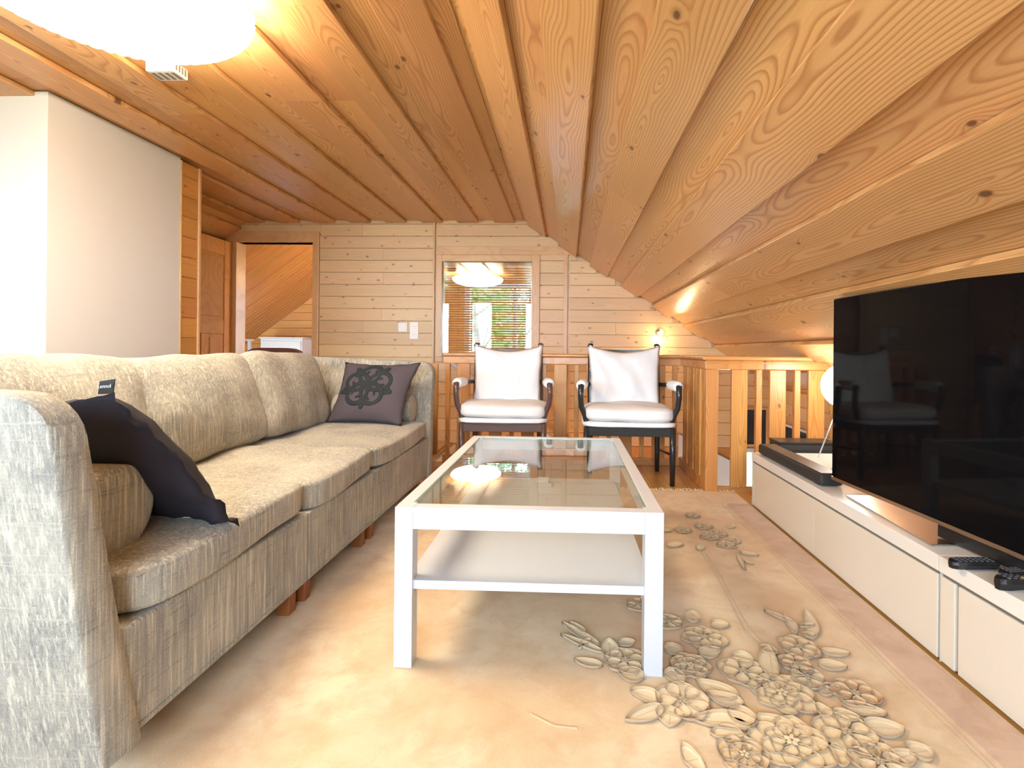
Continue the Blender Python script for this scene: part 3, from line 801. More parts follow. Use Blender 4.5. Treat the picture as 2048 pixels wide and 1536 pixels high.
# ------------------------------------------------------------------ sofa
SX = -.905; SB = -1.92
J = [1.06, 1.785, 2.40, 3.335]
so = empty('sofa', (-1.45, 2.2, 0), 'long linen sofa in streaky grey and beige with three seats', 'sofa')
lin = M['linen']
def arm(yi0, yi1, yo0, yo1):
    """inner bottom/top Y, outer bottom/top Y; side profile in X/Z with rounded front top corner"""
    bm = bmesh.new()
    zb, zt = .085, .845
    prof = [(SX+.006, zb), (SX, .4), (SX, .70)]
    R_ = .085
    for k in range(7):
        a = pi/2*k/6; prof.append((SX-R_+R_*cos(a), zt-R_-.01+R_*sin(a)))
    prof += [(-1.2, zt), (SB+.08, zt+.02), (SB, zt-.03), (SB, .4), (SB+.02, zb)]
    n = len(prof); rings = []
    def yy(yb, yt, z): f = (z-.085)/(.845-.085); return yb+(yt-yb)*f
    sg = 1 if yo0 < yi0 else -1
    for kind in range(6):
        ring = []
        for (x, z) in prof:
            yi, yo = yy(yi0, yi1, z), yy(yo0, yo1, z)
            f = [0, .06, .35, .65, .94, 1][kind]; ins = [.006, 0, -.001, -.001, 0, .006][kind]
            y = yi+(yo-yi)*f
            cx, cz = -1.42, .47
            dx, dz = cx-x, cz-z; L = sqrt(dx*dx+dz*dz)
            ring.append(bm.verts.new((x+dx/L*ins, y, z+dz/L*ins)))
        rings.append(ring)
    for A, B in zip(rings, rings[1:]):
        for k in range(n): bm.faces.new((A[k], A[(k+1) % n], B[(k+1) % n], B[k]))
    bm.faces.new(rings[0]); bm.faces.new(rings[-1])
    return bm
near = obj('armrest', arm(1.068, .925, .972, .855), lin, so, smooth=False)
far = obj('armrest', arm(3.325, 3.445, 3.43, 3.53), lin, so)
for a_ in (near, far):
    me = a_.data
    for p in me.polygons: p.use_smooth = True
    e = a_.modifiers.new('e', 'EDGE_SPLIT'); e.split_angle = radians(50)
# base front per module + base box
for k in range(3):
    a, b = J[k], J[k+1]
    a_, b_ = (a-.055 if k == 0 else a+.0015), (b+.055 if k == 2 else b-.0015)
    ba = obj('base', box(SB+.02, SX-.002, a_, b_, .098, .338), lin, so, bevel=.007)
    obj('hem_seam', tube([(SX-.0005, a_+.01, .116), (SX-.0005, b_-.01, .116)], .0018, 5), lin, ba)
    # seat cushion
    s0, s1 = a-(.0 if k else .01), b+(.0 if k < 2 else .02)
    bm = softbox(.80, s1-s0-.001, .118, n=9, cuts=20, crown=.13, wr=.009, seed=k*5+2, ws=4)
    for v in bm.verts:
        if v.co.z < 0: v.co.z *= .9
        # soft sag forward edge
        v.co.z += .008*sin((v.co.y+k)*6)
    xf(bm, T(SX-.395+.004, (s0+s1)/2, .395))
    sc_ = obj('seat_cushion', bm, lin, so, smooth=True)
    zt = .443; ya, yb = s0+.02, s1-.02
    pts = [(SX-.013, ya+(yb-ya)*i/20, .431+.004*sin(i*1.3)+.006*sin((ya+(yb-ya)*i/20-(s0+s1)/2+k)*6)) for i in range(21)]
    obj('piping', tube(pts, .0028, 6), lin, sc_)
    # back cushion
    c0 = [1.10, 1.80, 2.47][k]; c1 = [1.84, 2.52, 3.20][k]
    bm = softbox(c1-c0+.02, .46, .20, n=5.2, cuts=20, crown=.34, wr=.018, seed=k*9+4, ws=6)
    for v in bm.verts:
        # pull corners out a little like a stuffed cushion
        u, w_ = v.co.x/((c1-c0)/2), v.co.y/.22
        v.co.x *= 1+.03*(abs(w_)**4); v.co.y *= 1+.03*(abs(u)**4)
    # local x -> world y, local y -> up, local z -> +X (front)
    Mx = Matrix(((0, 0, 1, 0), (1, 0, 0, 0), (0, 1, 0, 0), (0, 0, 0, 1)))
    xf(bm, T(-1.61, (c0+c1)/2, .660) @ Rm('Y', -15) @ Rm('X', [0, 1.5, -2][k]) @ Mx)
    obj('back_cushion', bm, lin, so, smooth=True)
# back frame
bm = hexa([(SB, 1.0, .09), (SB+.24, 1.0, .09), (SB+.24, 3.4, .09), (SB, 3.4, .09), (SB-.04, .97, .87), (SB+.14, .97, .87), (SB+.14, 3.42, .87), (SB-.04, 3.42, .87)])
obj('backrest', bm, lin, so, bevel=.03)
# legs in pairs where the modules meet
for y in (1.45, 1.73, 1.83, 2.34, 2.445, 3.22):
    for x in ((-.955, -1.80) if y != 1.45 else (-1.35, -1.80)):
        obj('leg', box(x-.022, x+.022, y-.022, y+.022, .012, .11), M['leg'], so, bevel=.002)
# bolsters
def bolster(cy, x0, x1, r, zc, label):
    bo = empty('bolster', ((x0+x1)/2, cy, zc-r), label, 'bolster', group='sofa bolsters')
    del bo['group']
    R0 = []
    L = x1-x0
    for i in range(9):
        a = pi/2*i/8; R0.append((r*(sin(a)**.30) if i else .002, .016*(1-cos(a))))
        prof = R0+[(r*1.01, L*.5)]+[(q, L-z_) for q, z_ in reversed(R0)]
    bm = lathe(prof, (x0, cy, zc), 40, axis='X')
    for v in bm.verts: v.co.z += mn.noise(v.co*7)*.004
    c_ = obj('bolster_cover', bm, lin, bo, smooth=True)
    for xx in (x0+.022, x1-.022):
        obj('seam', tube([(xx, cy+cos(a)*(r-.002), zc+sin(a)*(r-.002)) for a in [2*pi*k/32 for k in range(32)]], .002, 5, closed=True), lin, c_)
bolster(1.160, -1.5, -1.035, .108, .535, 'grey beige bolster against the near arm, half under the navy pillow')
bolster(3.285, -1.5, -.985, .088, .535, 'grey beige bolster against the far arm, behind the flower pillow')

# ------------------------------------------------------------------ pillows
def pillow(bl, br, tr, tl, thick, n=26, flange=.03, wav=.0, seed=0, mi=0, bend=0.0, asym=False):
    """corner points bottom-left.. ; closed cushion with a flat wavy flange"""
    bl, br, tr, tl = map(Vector, (bl, br, tr, tl))
    nrm = (br-bl).cross(tl-bl).normalized()
    bm = bmesh.new(); G_ = {}
    for side in (0, 1):
        for i in range(n+1):
            for j in range(n+1):
                u, v = i/n, j/n
                edge = i in (0, n) or j in (0, n)
                if side == 1 and edge: G_[(1, i, j)] = G_[(0, i, j)]; continue
                a, b = 2*u-1, 2*v-1
                # pinch sides
                uu = u+ (-a)*.05*(1-b*b); vv = v+(-b)*.05*(1-a*a)
                uu += bend*sin(pi*v)*u*u
                p = bl*(1-uu)*(1-vv)+br*uu*(1-vv)+tr*uu*vv+tl*(1-uu)*vv
                fa, fb = min(1, (1-abs(a))/flange/2/1.0), min(1, (1-abs(b))/flange/2/1.0)
                inside = (max(0, 1-(abs(a)/(1-flange*2))**2.2)*max(0, 1-(abs(b)/(1-flange*2))**2.2))**.5 if abs(a) < 1-flange*2 and abs(b) < 1-flange*2 else 0
                h = thick*(.5 if side == 0 else .62)*inside if not asym else thick*(.25 if side == 0 else .5)*inside
                h = h + (.002 if not edge else 0)
                d = (1-max(abs(a), abs(b)) < flange*2.2)
                wv = wav*(mn.noise(Vector((u*9+seed, v*9, seed)))) * max(abs(a), abs(b))**6
                wr = mn.noise(Vector((u*5+seed, v*5, side)))*.012*inside
                p = p+nrm*((h+wr) if side == 0 else -(h+wr))+nrm*wv
                G_[(side, i, j)] = bm.verts.new(p)
    for side in (0, 1):
        for i in range(n):
            for j in range(n):
                f = bm.faces.new((G_[(side, i, j)], G_[(side, i+1, j)], G_[(side, i+1, j+1)], G_[(side, i, j+1)])); f.material_index = mi
    return bm, nrm
# near navy pillow: standing on the seat, leaning back on the arm and bolster
p1 = empty('pillow', (-1.05, 1.30, .45), 'plain dark navy pillow with a small label leaning on the near end of the sofa', 'pillow')
bl = (-1.33, 1.42, .455); br = (-.872, 1.345, .440); tr = (-1.035, 1.14, .815); tl = (-1.44, 1.13, .79)
bm, nrm = pillow(bl, br, tr, tl, .19, wav=.05, seed=3, flange=.035, bend=.04, asym=True)
obj('cover', bm, M['navy'], p1, smooth=True)
a_, b_ = Vector(tr)+Vector((-.045, .005, -.006)), Vector(tr)+Vector((-.005, .0, -.004))
tg = hexa([a_, b_, b_+Vector((0, .003, 0)), a_+Vector((0, .003, 0)), a_+Vector((.004, 0, .03)), b_+Vector((.004, 0, .034)), b_+Vector((.004, .003, .034)), a_+Vector((.004, .003, .03))])
lb = obj('label', tg, M['black'], p1, label='small black woven label')
cu = bpy.data.curves.new('label_text', 'FONT'); cu.body = 'Lennol'; cu.size = .012; cu.extrude = .0003; cu.align_x = 'CENTER'; cu.align_y = 'CENTER'
cu.materials.append(M['white'])
# far pillow with the flower applique
p2 = empty('pillow', (-1.2, 3.2, .45), 'charcoal felt pillow with a black looping flower standing at the far end of the sofa', 'pillow')
bl, br, tr, tl = (-1.475, 3.10, .462), (-.985, 3.03, .462), (-.935, 3.265, .835), (-1.44, 3.29, .833)
bm, nrm = pillow(bl, br, tr, tl, .13, wav=.01, seed=8, flange=.025)
obj('cover', bm, M['greycloth'], p2, smooth=True)
BL, BR, TR, TL = map(Vector, (bl, br, tr, tl))
def onp(u, v, lift=.0):
    a, b = 2*u-1, 2*v-1
    p = BL*(1-u)*(1-v)+BR*u*(1-v)+TR*u*v+TL*(1-u)*v
    inside = (max(0, 1-(abs(a)/.95)**2.2)*max(0, 1-(abs(b)/.95)**2.2))**.5
    wr = mn.noise(Vector((u*5+8, v*5, 0)))*.012*inside
    return p+nrm*(.065*inside+wr+lift)
def applique(fn, wd, name='flower_loop', n=60, closed=True):
    bm = bmesh.new(); L1 = []; 
    P = [fn(i/n) for i in range(n)]
    for i in range(n):
        q = P[(i+1) % n] if (closed or i < n-1) else P[i]; r_ = P[i-1] if (closed or i > 0) else P[i]
        dx, dy = q[0]-r_[0], q[1]-r_[1]; l = sqrt(dx*dx+dy*dy) or 1
        nx, ny = -dy/l*wd, dx/l*wd
        L1.append([bm.verts.new(onp(P[i][0]+nx*s_, P[i][1]+ny*s_*1.25, e)) for s_, e in ((-1, .001), (-.7, .0045), (.7, .0045), (1, .001))])
    m_ = n if closed else n-1
    for i in range(m_):
        A, B = L1[i], L1[(i+1) % n]
        for k in range(3): bm.faces.new((A[k], A[k+1], B[k+1], B[k]))
    return obj(name, bm, M['blackfelt'], p2)
cu_, cv_ = .46, .56
for k in range(5):
    a0 = radians(90+72*k)
    ex, ey = cos(a0), sin(a0)
    def loop(s_, a0=a0):
        th = 2*pi*s_; 
        lx = .27*(.5-.5*cos(th)); ly = .125*sin(th)*(1 if True else 0)
        return (cu_+.02*cos(a0)+lx*cos(a0)-ly*sin(a0), cv_+(.02*sin(a0)+lx*sin(a0)+ly*cos(a0))*1.12)
    applique(loop, .027)
    def swirl(s_, a0=a0):
        th = 2*pi*s_*.8+.6; r_ = .035+.035*s_
        return (cu_+.165*cos(a0)+r_*cos(th+a0), cv_+(.165*sin(a0)+r_*sin(th+a0))*1.15)
    applique(swirl, .013, n=26, closed=False)
    a1 = a0+radians(36)
    def tri(s_, a1=a1):
        th = 2*pi*s_; r_ = .026+.016*cos(3*th)
        return (cu_+.30*cos(a1)+r_*cos(th+a1), cv_+(.27*sin(a1)+r_*sin(th+a1))*1.12)
    applique(tri, .018, n=30)

# ------------------------------------------------------------------ chairs
def chair(x, y, rz, wmat, label, seed):
    c = empty('armchair', (x, y, 0), label, 'chair', rz=rz)
    wm = M[wmat]; cv = M['canvas']
    def P(name, bm, mat=wm, par=c, **kw): return obj(name, bm, mat, par, local=True, **kw)
    FX, RXX, FY, RYY = .295, .258, -.22, .215
    for s in (-1, 1):
        P('leg', tube([(s*FX, FY, 0), (s*FX, FY, .2), (s*FX, FY, .395)], [.017, .021, .021], 14), smooth=True)
        pst = P('back_post', tube([(s*RXX, RYY, 0), (s*RXX, RYY, .2), (s*RXX, RYY, .42), (s*RXX, RYY+.05, .75), (s*RXX, RYY+.075, .945)], [.017, .021, .022, .021, .019], 14), smooth=True)
        P('knob', lathe([(.012, 0), (.021, .006), (.022, .02), (.019, .032), (.006, .036)], (s*RXX, RYY+.076, .945), 16), par=pst, smooth=True)
        # curved arm support
        P('arm_support', tube([(s*(FX-.005), FY+.03, .40), (s*(FX+.01), FY+.03, .47), (s*(FX+.035), FY+.02, .53), (s*(FX+.042), FY+.01, .60), (s*(FX+.040), FY, .685)],
                              [.018, .019, .020, .020, .021], 14), smooth=True)
        P('arm_rail', tube([(s*(FX+.038), FY+.0, .675), (s*(FX+.02), 0, .678), (s*(RXX+.012), RYY+.03, .665)], .016, 10), smooth=True)
        # padded arm sleeve
        bm = tube([(s*(FX+.039), FY+.012, .678), (s*(FX+.038), FY+.03, .679), (s*(FX+.03), FY+.14, .680), (s*(FX+.022), FY+.20, .679), (s*(FX+.020), FY+.215, .678)], [.030, .037, .036, .036, .027], 18)
        P('arm_sleeve', bm, M['canvas'], smooth=True, label='white padded arm sleeve')
        P('stretcher', tube([(s*FX, FY, .21), (s*RXX, RYY, .17)], .009, 8), smooth=True)
    P('apron', box(-FX, FX, FY-.012, FY+.014, .335, .395), bevel=.003)
    P('apron', box(-RXX, RXX, RYY-.012, RYY+.012, .335, .39), bevel=.003)
    for s in (-1, 1):
        P('apron', hexa([(s*FX-.012, FY, .335), (s*FX+.012, FY, .335), (s*RXX+.012, RYY, .335), (s*RXX-.012, RYY, .335),
                         (s*FX-.012, FY, .395), (s*FX+.012, FY, .395), (s*RXX+.012, RYY, .39), (s*RXX-.012, RYY, .39)]), bevel=.003)
    P('back_rail', tube([(-RXX, RYY+.068, .915), (-.13, RYY+.092, .905), (0, RYY+.10, .90), (.13, RYY+.092, .905), (RXX, RYY+.068, .915)], .012, 8), smooth=True)
    # dark sling showing above the cushion
    bm = bmesh.new(); prev = None
    for i in range(13):
        u = -1+2*i/12; xx = u*RXX; yo = .028*(1-u*u)
        r = [bm.verts.new(p) for p in ((xx, RYY+.02+yo, .52), (xx, RYY+.045+yo, .75), (xx, RYY+.062+yo, .945-.015*(1-u*u)), (xx, RYY+.068+yo, .945-.015*(1-u*u)), (xx, RYY+.051+yo, .75), (xx, RYY+.026+yo, .52))]
        if prev:
            for k in range(6): bm.faces.new((prev[k], prev[(k+1) % 6], r[(k+1) % 6], r[k]))
        else: bm.faces.new(r)
        prev = r
    bm.faces.new(prev)
    P('back_sling', bm, smooth=False)
    # seat pad and cushion
    bm = softbox(.655, .52, .040, n=6, cuts=10, wr=.002, seed=seed); xf(bm, T(0, -.005, .415))
    P('seat_pad', bm, cv, smooth=True, label='thin white seat pad')
    bm = softbox(.64, .53, .105, n=4.2, cuts=18, crown=.22, wr=.016, seed=seed+3, ws=5.5); xf(bm, T(0, -.015, .482) @ Rm('Y', 1.0 if seed == 1 else 0.6))
    P('seat_cushion', bm, cv, smooth=True)
    # back cushion: canvas hung on both posts
    n = 26; bm = bmesh.new(); Gd = {}
    for side in (0, 1):
        for i in range(n+1):
            for j in range(n+1):
                u, v = 2*i/n-1, j/n
                edge = i in (0, n) or j in (0, n)
                if side and edge: Gd[(1, i, j)] = Gd[(0, i, j)]; continue
                wtop = .284; wmid = .256; wbot = .262
                hw = wtop*v**3+wbot*(1-v)**2+wmid*(1-v**3-(1-v)**2)
                hw *= 1+.03*mn.noise(Vector((v*5, seed, u)))
                zt = .968-.055*(1-abs(u)**1.6)
                z = .50+(zt-.50)*v
                x_ = u*hw
                y_ = .150+.125*v-.012
                inside = (max(0, 1-abs(u)**3)*max(0, 1-abs(2*v-1)**4))**.5
                wr = mn.noise(Vector((u*2.5+seed*3, v*4, seed)))*.022*inside + .010*mn.noise(Vector((u*7+v*5, seed, v*3)))*inside
                th = .048*inside
                y2 = y_-(th+wr) if side == 0 else y_+.02*inside
                Gd[(side, i, j)] = bm.verts.new((x_, y2, z))
    for side in (0, 1):
        for i in range(n):
            for j in range(n): bm.faces.new((Gd[(side, i, j)], Gd[(side, i+1, j)], Gd[(side, i+1, j+1)], Gd[(side, i, j+1)]))
    bc = P('back_cushion', bm, cv, smooth=True)
    for s in (-1, 1):
        P('tie', tube([(s*(RXX-.01), RYY+.045, .955), (s*(RXX+.022), RYY+.055, .962), (s*(RXX+.018), RYY+.10, .96), (s*(RXX-.02), RYY+.095, .958), (s*(RXX-.022), RYY+.05, .954)], .0055, 6), cv, par=bc, smooth=True)
    return c
chair(-.468, 3.90, radians(2.0), 'brownwood', 'dark brown wooden armchair with white canvas cushions, in front of the small window', 1)
chair(.435, 3.79, radians(-1.0), 'shaded_wood', 'wooden armchair in a shaded black tone with white canvas cushions, beside the railing corner', 2)

# ------------------------------------------------------------------ media cabinet
CX = 1.108
def cabinet(y0, y1, label, doors):
    c = empty('media_cabinet', (1.36, (y0+y1)/2, 0), label, 'cabinet')
    obj('body', box(CX+.016, 1.60, y0+.002, y1-.002, .02, .272), M['cab'], c, bevel=.001)
    obj('plinth', box(CX+.03, 1.58, y0+.02, y1-.02, .0, .02), M['gap'], c)
    obj('top_panel', box(CX-.004, 1.61, y0, y1, .278, .325), M['cab_top'], c, bevel=.002)
    obj('finger_groove', box(CX+.006, CX+.02, y0+.006, y1-.006, .264, .278), M['gap'], c)
    for a, b in doors:
        obj('door', box(CX-.0, CX+.0165, a+.0012, b-.0012, .018, .266), M['cab'], c, bevel=.0012)
    obj('end_panel', box(CX+.001, 1.60, y1-.002, y1, .012, .278), M['cab'], c)
    return c
cabinet(1.575, 3.127, 'long low cream lacquered cabinet under the television, farther unit', [(1.58, 2.352), (2.354, 3.092), (3.094, 3.125)])
cabinet(-.35, 1.572, 'low cream lacquered cabinet unit nearest the viewer, under the remote controls', [(1.512, 1.570), (.62, 1.500), (-.34, .617)])

# ------------------------------------------------------------------ television
tv = empty('television', (1.20, 1.52, .325), 'large flat black television on a steel foot reflecting the chairs', 'television')
tv.rotation_euler = (0, 0, 0)
ang = math.atan(.078)
Mt = T(1.118, 2.222, 0) @ Matrix.Rotation(ang, 4, 'Z')     # local -Y runs towards the viewer along the screen
def tvb(name, x0, x1, y0, y1, z0, z1, mat, par=None, bev=.001):
    return obj(name, xf(box(x0, x1, y0, y1, z0, z1), Mt), M[mat], par or tv, bevel=bev)
TB, TT, TL_ = .394, 1.150, 1.36
tvb('screen', .0, .006, -TL_+.004, -.004, TB+.010, TT-.004, 'screen')
tvb('housing', .006, .034, -TL_, 0, TB, TT, 'black', bev=.002)
tvb('bottom_bezel', -.002, .006, -TL_, 0, TB-.004, TB+.009, 'steel')
tvb('back_box', .034, .075, -TL_+.25, -.25, TB+.03, TB+.40, 'black', bev=.006)
tvb('neck', .036, .066, -.80, -.52, .336, TB+.1, 'black')
# foot plate
bmf = hexa([(1.128, 1.64, .3255), (1.36, 1.66, .3255), (1.40, 2.20, .3255), (1.162, 2.19, .3255), (1.128, 1.64, .332), (1.36, 1.66, .332), (1.40, 2.20, .332), (1.162, 2.19, .332)])
obj('foot_plate', bmf, M['steel'], tv, bevel=.0015)

# soundbar
sb = empty('soundbar', (1.19, 2.72, .325), 'long black soundbar lying on the cabinet at the far end of the television', 'soundbar')
obj('grille', box(1.128, 1.232, 2.34, 3.09, .329, .382), M['blackfab'], sb, bevel=.012)
obj('top_plate', box(1.139, 1.222, 2.352, 3.078, .3822, .3845), M['soundtop'], sb, bevel=.001)
obj('foot', box(1.14, 1.22, 2.38, 2.42, .325, .330), M['black'], sb)
obj('foot', box(1.14, 1.22, 3.0, 3.04, .325, .330), M['black'], sb)
# subwoofer
sw = empty('subwoofer', (1.44, 3.22, 0), 'black box subwoofer standing on the floor between cabinet and railing', 'speaker')
obj('cabinet_box', box(1.275, 1.62, 3.145, 3.30, .012, .372), M['blackfab'], sw, bevel=.006)
obj('top_panel', box(1.272, 1.622, 3.142, 3.302, .3725, .386), M['black'], sw, bevel=.004)
for a in (1.29, 1.58): obj('foot', box(a, a+.03, 3.16, 3.19, 0, .012), M['black'], sw)
# globe lamp
gl = empty('table_lamp', (1.56, 3.0, .325), 'white glowing globe lamp on thin tripod legs behind the television', 'lamp')
gc = Vector((1.585, 3.0, .735)); gr = .128
prof = [(gr*sin(pi*i/24) if 0 < i < 24 else .001, -gr*cos(pi*i/24)) for i in range(25)]
obj('globe', lathe(prof, gc, 40), M['globe'], gl, smooth=True)
for (fx, fy) in ((1.43, 2.99), (1.60, 3.09), (1.585, 2.92)):
    dirv = (gc-Vector((fx, fy, .325)))
    obj('leg', tube([(fx, fy, .328), tuple(Vector((fx, fy, .325))+dirv*.72)], .0038, 8), M['white'], gl, smooth=True)
obj('collar', lathe([(.03, -.13), (.034, -.12), (.02, -.108)], gc, 20), M['white'], gl)
cb_ = tube([(1.33, 2.60, .328), (1.36, 2.70, .328), (1.45, 2.76, .328), (1.57, 2.82, .328), (1.585, 2.93, .328)], .003, 6)
tag(obj('power_cord', cb_, M['black'], loc=(1.33, 2.6, .325)), 'thin black cord lying on the cabinet behind the soundbar', 'cord')

# remotes
def remote(x, y, rz, L, Wd, label, kind):
    r = empty('remote_control', (x, y, .3255), label, 'remote', rz=rz)
    bm = bmesh.new(); n = 14; prev = None
    for i in range(n+1):
        u = i/n; xx = (u-.5)*L
        e = (1-abs(2*u-1)**(8 if kind != 2 else 4))**.5 if 0 < i < n else .35
        hw = Wd/2*(e if kind != 2 else e*(1.0-.25*sin(pi*u)))
        h = (.022 if kind != 2 else .025+.008*cos(pi*u))*(.75+.25*e)
        rg = [bm.verts.new(p) for p in ((xx, -hw*.62, .0), (xx, -hw*.98, h*.6), (xx, -hw*.82, h), (xx, hw*.82, h), (xx, hw*.98, h*.6), (xx, hw*.62, .0))]
        if prev:
            for k in range(6): bm.faces.new((prev[k], prev[(k+1) % 6], rg[(k+1) % 6], rg[k]))
        else: bm.faces.new(rg)
        prev = rg
    bm.faces.new(prev)
    obj('shell', bm, M['black'], r, local=True, smooth=False)
    def btn(bx, by, s, mat):
        hh = .022 if kind != 2 else .025+.008*cos(pi*(bx/L+.5))
        obj('button', box(bx-s, bx+s, by-s*.7, by+s*.7, hh-.001, hh+.0018), M[mat], r, local=True)
    for i in range(7):
        for j in (-1, 0, 1):
            mt = 'grey_btn'
            if kind == 1 and i == 6 and j == 1: mt = 'red'
            if kind == 2 and i == 3: mt = ['red', 'yellow', 'grey_btn'][j+1]
            btn((-.36+i*.115)*L, j*Wd*.24, .0035, mt)
remote(1.140, 1.487, radians(4), .135, .046, 'black remote control lying farthest from the viewer on the cabinet', 0)
remote(1.215, 1.428, radians(12), .115, .042, 'black remote control with red buttons lying between the other two', 1)
remote(1.170, 1.366, radians(9), .150, .050, 'glossy curved black remote with coloured buttons, nearest the viewer', 2)

# ------------------------------------------------------------------ pendant lamp
PL = Vector((-1.53, 1.64, 0)); rim = 2.115
pl = empty('pendant_lamp', (PL.x, PL.y, 1.96), 'big round pleated white lampshade glowing under the ceiling', 'lamp')
R_ = .42; prof = []
for i in range(25):
    a = -pi/2+pi*i/24
    prof.append((max(.03, R_*cos(a)**.8), (rim-1.96)+(.115 if a < 0 else .07)*sin(a)))
bm = lathe(prof, (PL.x, PL.y, 1.96), 168, mod=lambda k, n: 1+.014*(1 if (k % 3) else -1.4))
obj('shade', bm, M['shade'], pl)
obj('ceiling_cup', lathe([(.05, 0), (.05, .03), (.03, .04)], (PL.x, PL.y, KZ-.052), 24), M['white'], pl)
obj('stem', tube([(PL.x, PL.y, 2.17), (PL.x, PL.y, 2.19)], .008, 8), M['white'], pl)

# slotted vent box under the ceiling
vb2 = empty('ceiling_vent', (-1.83, 2.27, 2.16), 'small white slotted box fixed to the ceiling behind the big lamp', 'vent')
obj('case', box(-1.895, -1.765, 2.225, 2.315, 2.150, 2.20), M['white'], vb2, bevel=.004)
for k in range(4):
    obj('slot', box(-1.883+k*.030, -1.883+k*.030+.018, 2.24, 2.30, 2.1485, 2.1505), M['gap'], vb2)
    obj('slot', box(-1.7655, -1.7635, 2.238+k*.018, 2.246+k*.018, 2.16, 2.19), M['gap'], vb2)

# light switch and double socket
sw_ = empty('light_switch', (-1.664, BY, 1.14), 'square cream light switch on the boarded wall', 'switch')
obj('plate', box(-1.711, -1.618, BY-.010, BY+.001, 1.093, 1.188), M['plastic'], sw_, bevel=.003)
obj('rocker', box(-1.697, -1.632, BY-.014, BY-.010, 1.107, 1.174), M['plastic'], sw_, bevel=.002)
ou = empty('wall_socket', (-1.549, BY, 1.02), 'cream double wall socket right of the light switch', 'socket')
obj('plate', box(-1.593, -1.505, BY-.010, BY+.001, 1.022, 1.194), M['plastic'], ou, bevel=.003)
for z in (1.067, 1.149):
    so_ = obj('outlet', lathe([(.028, -.003), (.028, 0), (.02, .0)], (-1.549, BY-.0105, z), 24, axis='Y'), M['plastic'], ou)
    for dx in (-.009, .009): obj('hole', lathe([(.003, -.0034), (.003, -.0028), (.001, -.0028)], (-1.549+dx, BY-.0105, z), 8, axis='Y'), M['gap'], so_)

# wall spot: clear round bulb lamp
wl = empty('wall_lamp', (.90, BY, 1.10), 'small clear glass ball lamp on the boarded wall above the railing', 'lamp')
obj('wall_cup', lathe([(.03, -.02), (.032, 0), (.02, .0)], (.90, BY, 1.105), 20, axis='Y'), M['steel'], wl, smooth=True)
obj('socket', tube([(.90, BY-.02, 1.105), (.90, BY-.065, 1.105)], .012, 10), M['steel'], wl, smooth=True)
gr2 = .052
obj('glass_ball', lathe([(gr2*sin(pi*i/16) if 0 < i < 16 else .001, -gr2*cos(pi*i/16)) for i in range(17)], (.90, BY-.10, 1.105), 24), M['clear'], wl, smooth=True)
obj('filament', lathe([(.02*sin(pi*i/8) if 0 < i < 8 else .001, -.02*cos(pi*i/8)) for i in range(9)], (.90, BY-.095, 1.10), 12), M['bulb'], wl, smooth=True)
lamp('wall_lamp_light', 'POINT', (.90, BY-.11, 1.04), 1.6, (1.0, .72, .40), .02)

# ------------------------------------------------------------------ room beyond: furniture
ca = empty('low_cabinet', (-4.15, 7.45, 0), 'pale panelled chest against the far wall of the next room', 'cabinet')
obj('body', box(-4.46, -3.84, 7.32, 7.62, .03, 1.055), M['white'], ca, bevel=.004)
obj('top', box(-4.48, -3.82, 7.30, 7.64, 1.055, 1.075), M['white'], ca, bevel=.003)
for z in (.05, .38, .71): obj('drawer', box(-4.44, -3.86, 7.305, 7.322, z, z+.31), M['white'], ca, bevel=.003)
for x in (-4.4, -3.95): obj('foot', box(x, x+.04, 7.36, 7.6, 0, .03), M['white'], ca)
bc = empty('brown_armchair', (-3.45, 6.1, 0), 'dark brown upholstered chair seen through the doorway', 'chair')
bm = softbox(.70, .16, .5, n=5, cuts=6); xf(bm, T(-3.45, 5.95, .67)); obj('backrest', bm, M['brownfab'], bc, smooth=True)
bm = softbox(.68, .6, .18, n=5, cuts=6); xf(bm, T(-3.45, 6.25, .38)); obj('seat', bm, M['brownfab'], bc, smooth=True)
for sx in (-.28, .28):
    for yv in (5.98, 6.48): obj('leg', box(-3.45+sx-.02, -3.45+sx+.02, yv-.02, yv+.02, 0, .31), M['brownwood'], bc)
wt = empty('side_table', (-3.95, 5.95, 0), 'tall narrow white table just inside the doorway', 'table')
obj('tabletop', box(-4.2, -3.795, 5.8, 6.1, 1.0, 1.022), M['white'], wt, bevel=.003)
for x in (-4.18, -3.845):
    for y in (5.82, 6.05): obj('leg', box(x, x+.03, y, y+.03, 0, 1.0), M['white'], wt)

# ------------------------------------------------------------------ stairwell details
pf = empty('picture_frame', (2.03, 4.3, .2), 'dark framed picture on the boarded wall right of the stairwell', 'picture')
obj('glazing', box(2.034, 2.038, 3.60, 5.00, -.35, .24), M['art'], pf)
for (a, b, c, d) in ((3.58, 5.02, .24, .26), (3.58, 5.02, -.37, -.35), (3.58, 3.60, -.35, .24), (5.00, 5.02, -.35, .24)):
    obj('frame_bar', box(2.026, 2.042, a, b, c, d), M['white'], pf)
w6 = struct('window_6', box(1.70, 1.92, BY+.05, BY+.055, -1.3, -.04), M['pane2'], 'narrow bright window low in the stairwell wall')
for (a, b, c, d) in ((1.685, 1.705, -1.3, -.02), (1.915, 1.935, -1.3, -.02), (1.705, 1.915, -.06, -.02)): obj('window_frame', box(a, b, BY-.02, BY+.06, c, d), M['white'], w6)
bm = hexa([(1.10, BY-.03, -1.3), (1.66, BY-.03, -1.3), (1.66, BY, -1.3), (1.10, BY, -1.3), (1.10, BY-.03, .11), (1.66, BY-.03, -.17), (1.66, BY, -.17), (1.10, BY, .11)])
obj('stringer_board', bm, M['white'], st, label='white painted panel beside the stairs')
mi_ = empty('wall_mirror', (1.84, BY, .02), 'dark grey framed glass on the stairwell wall above the narrow window', 'mirror')
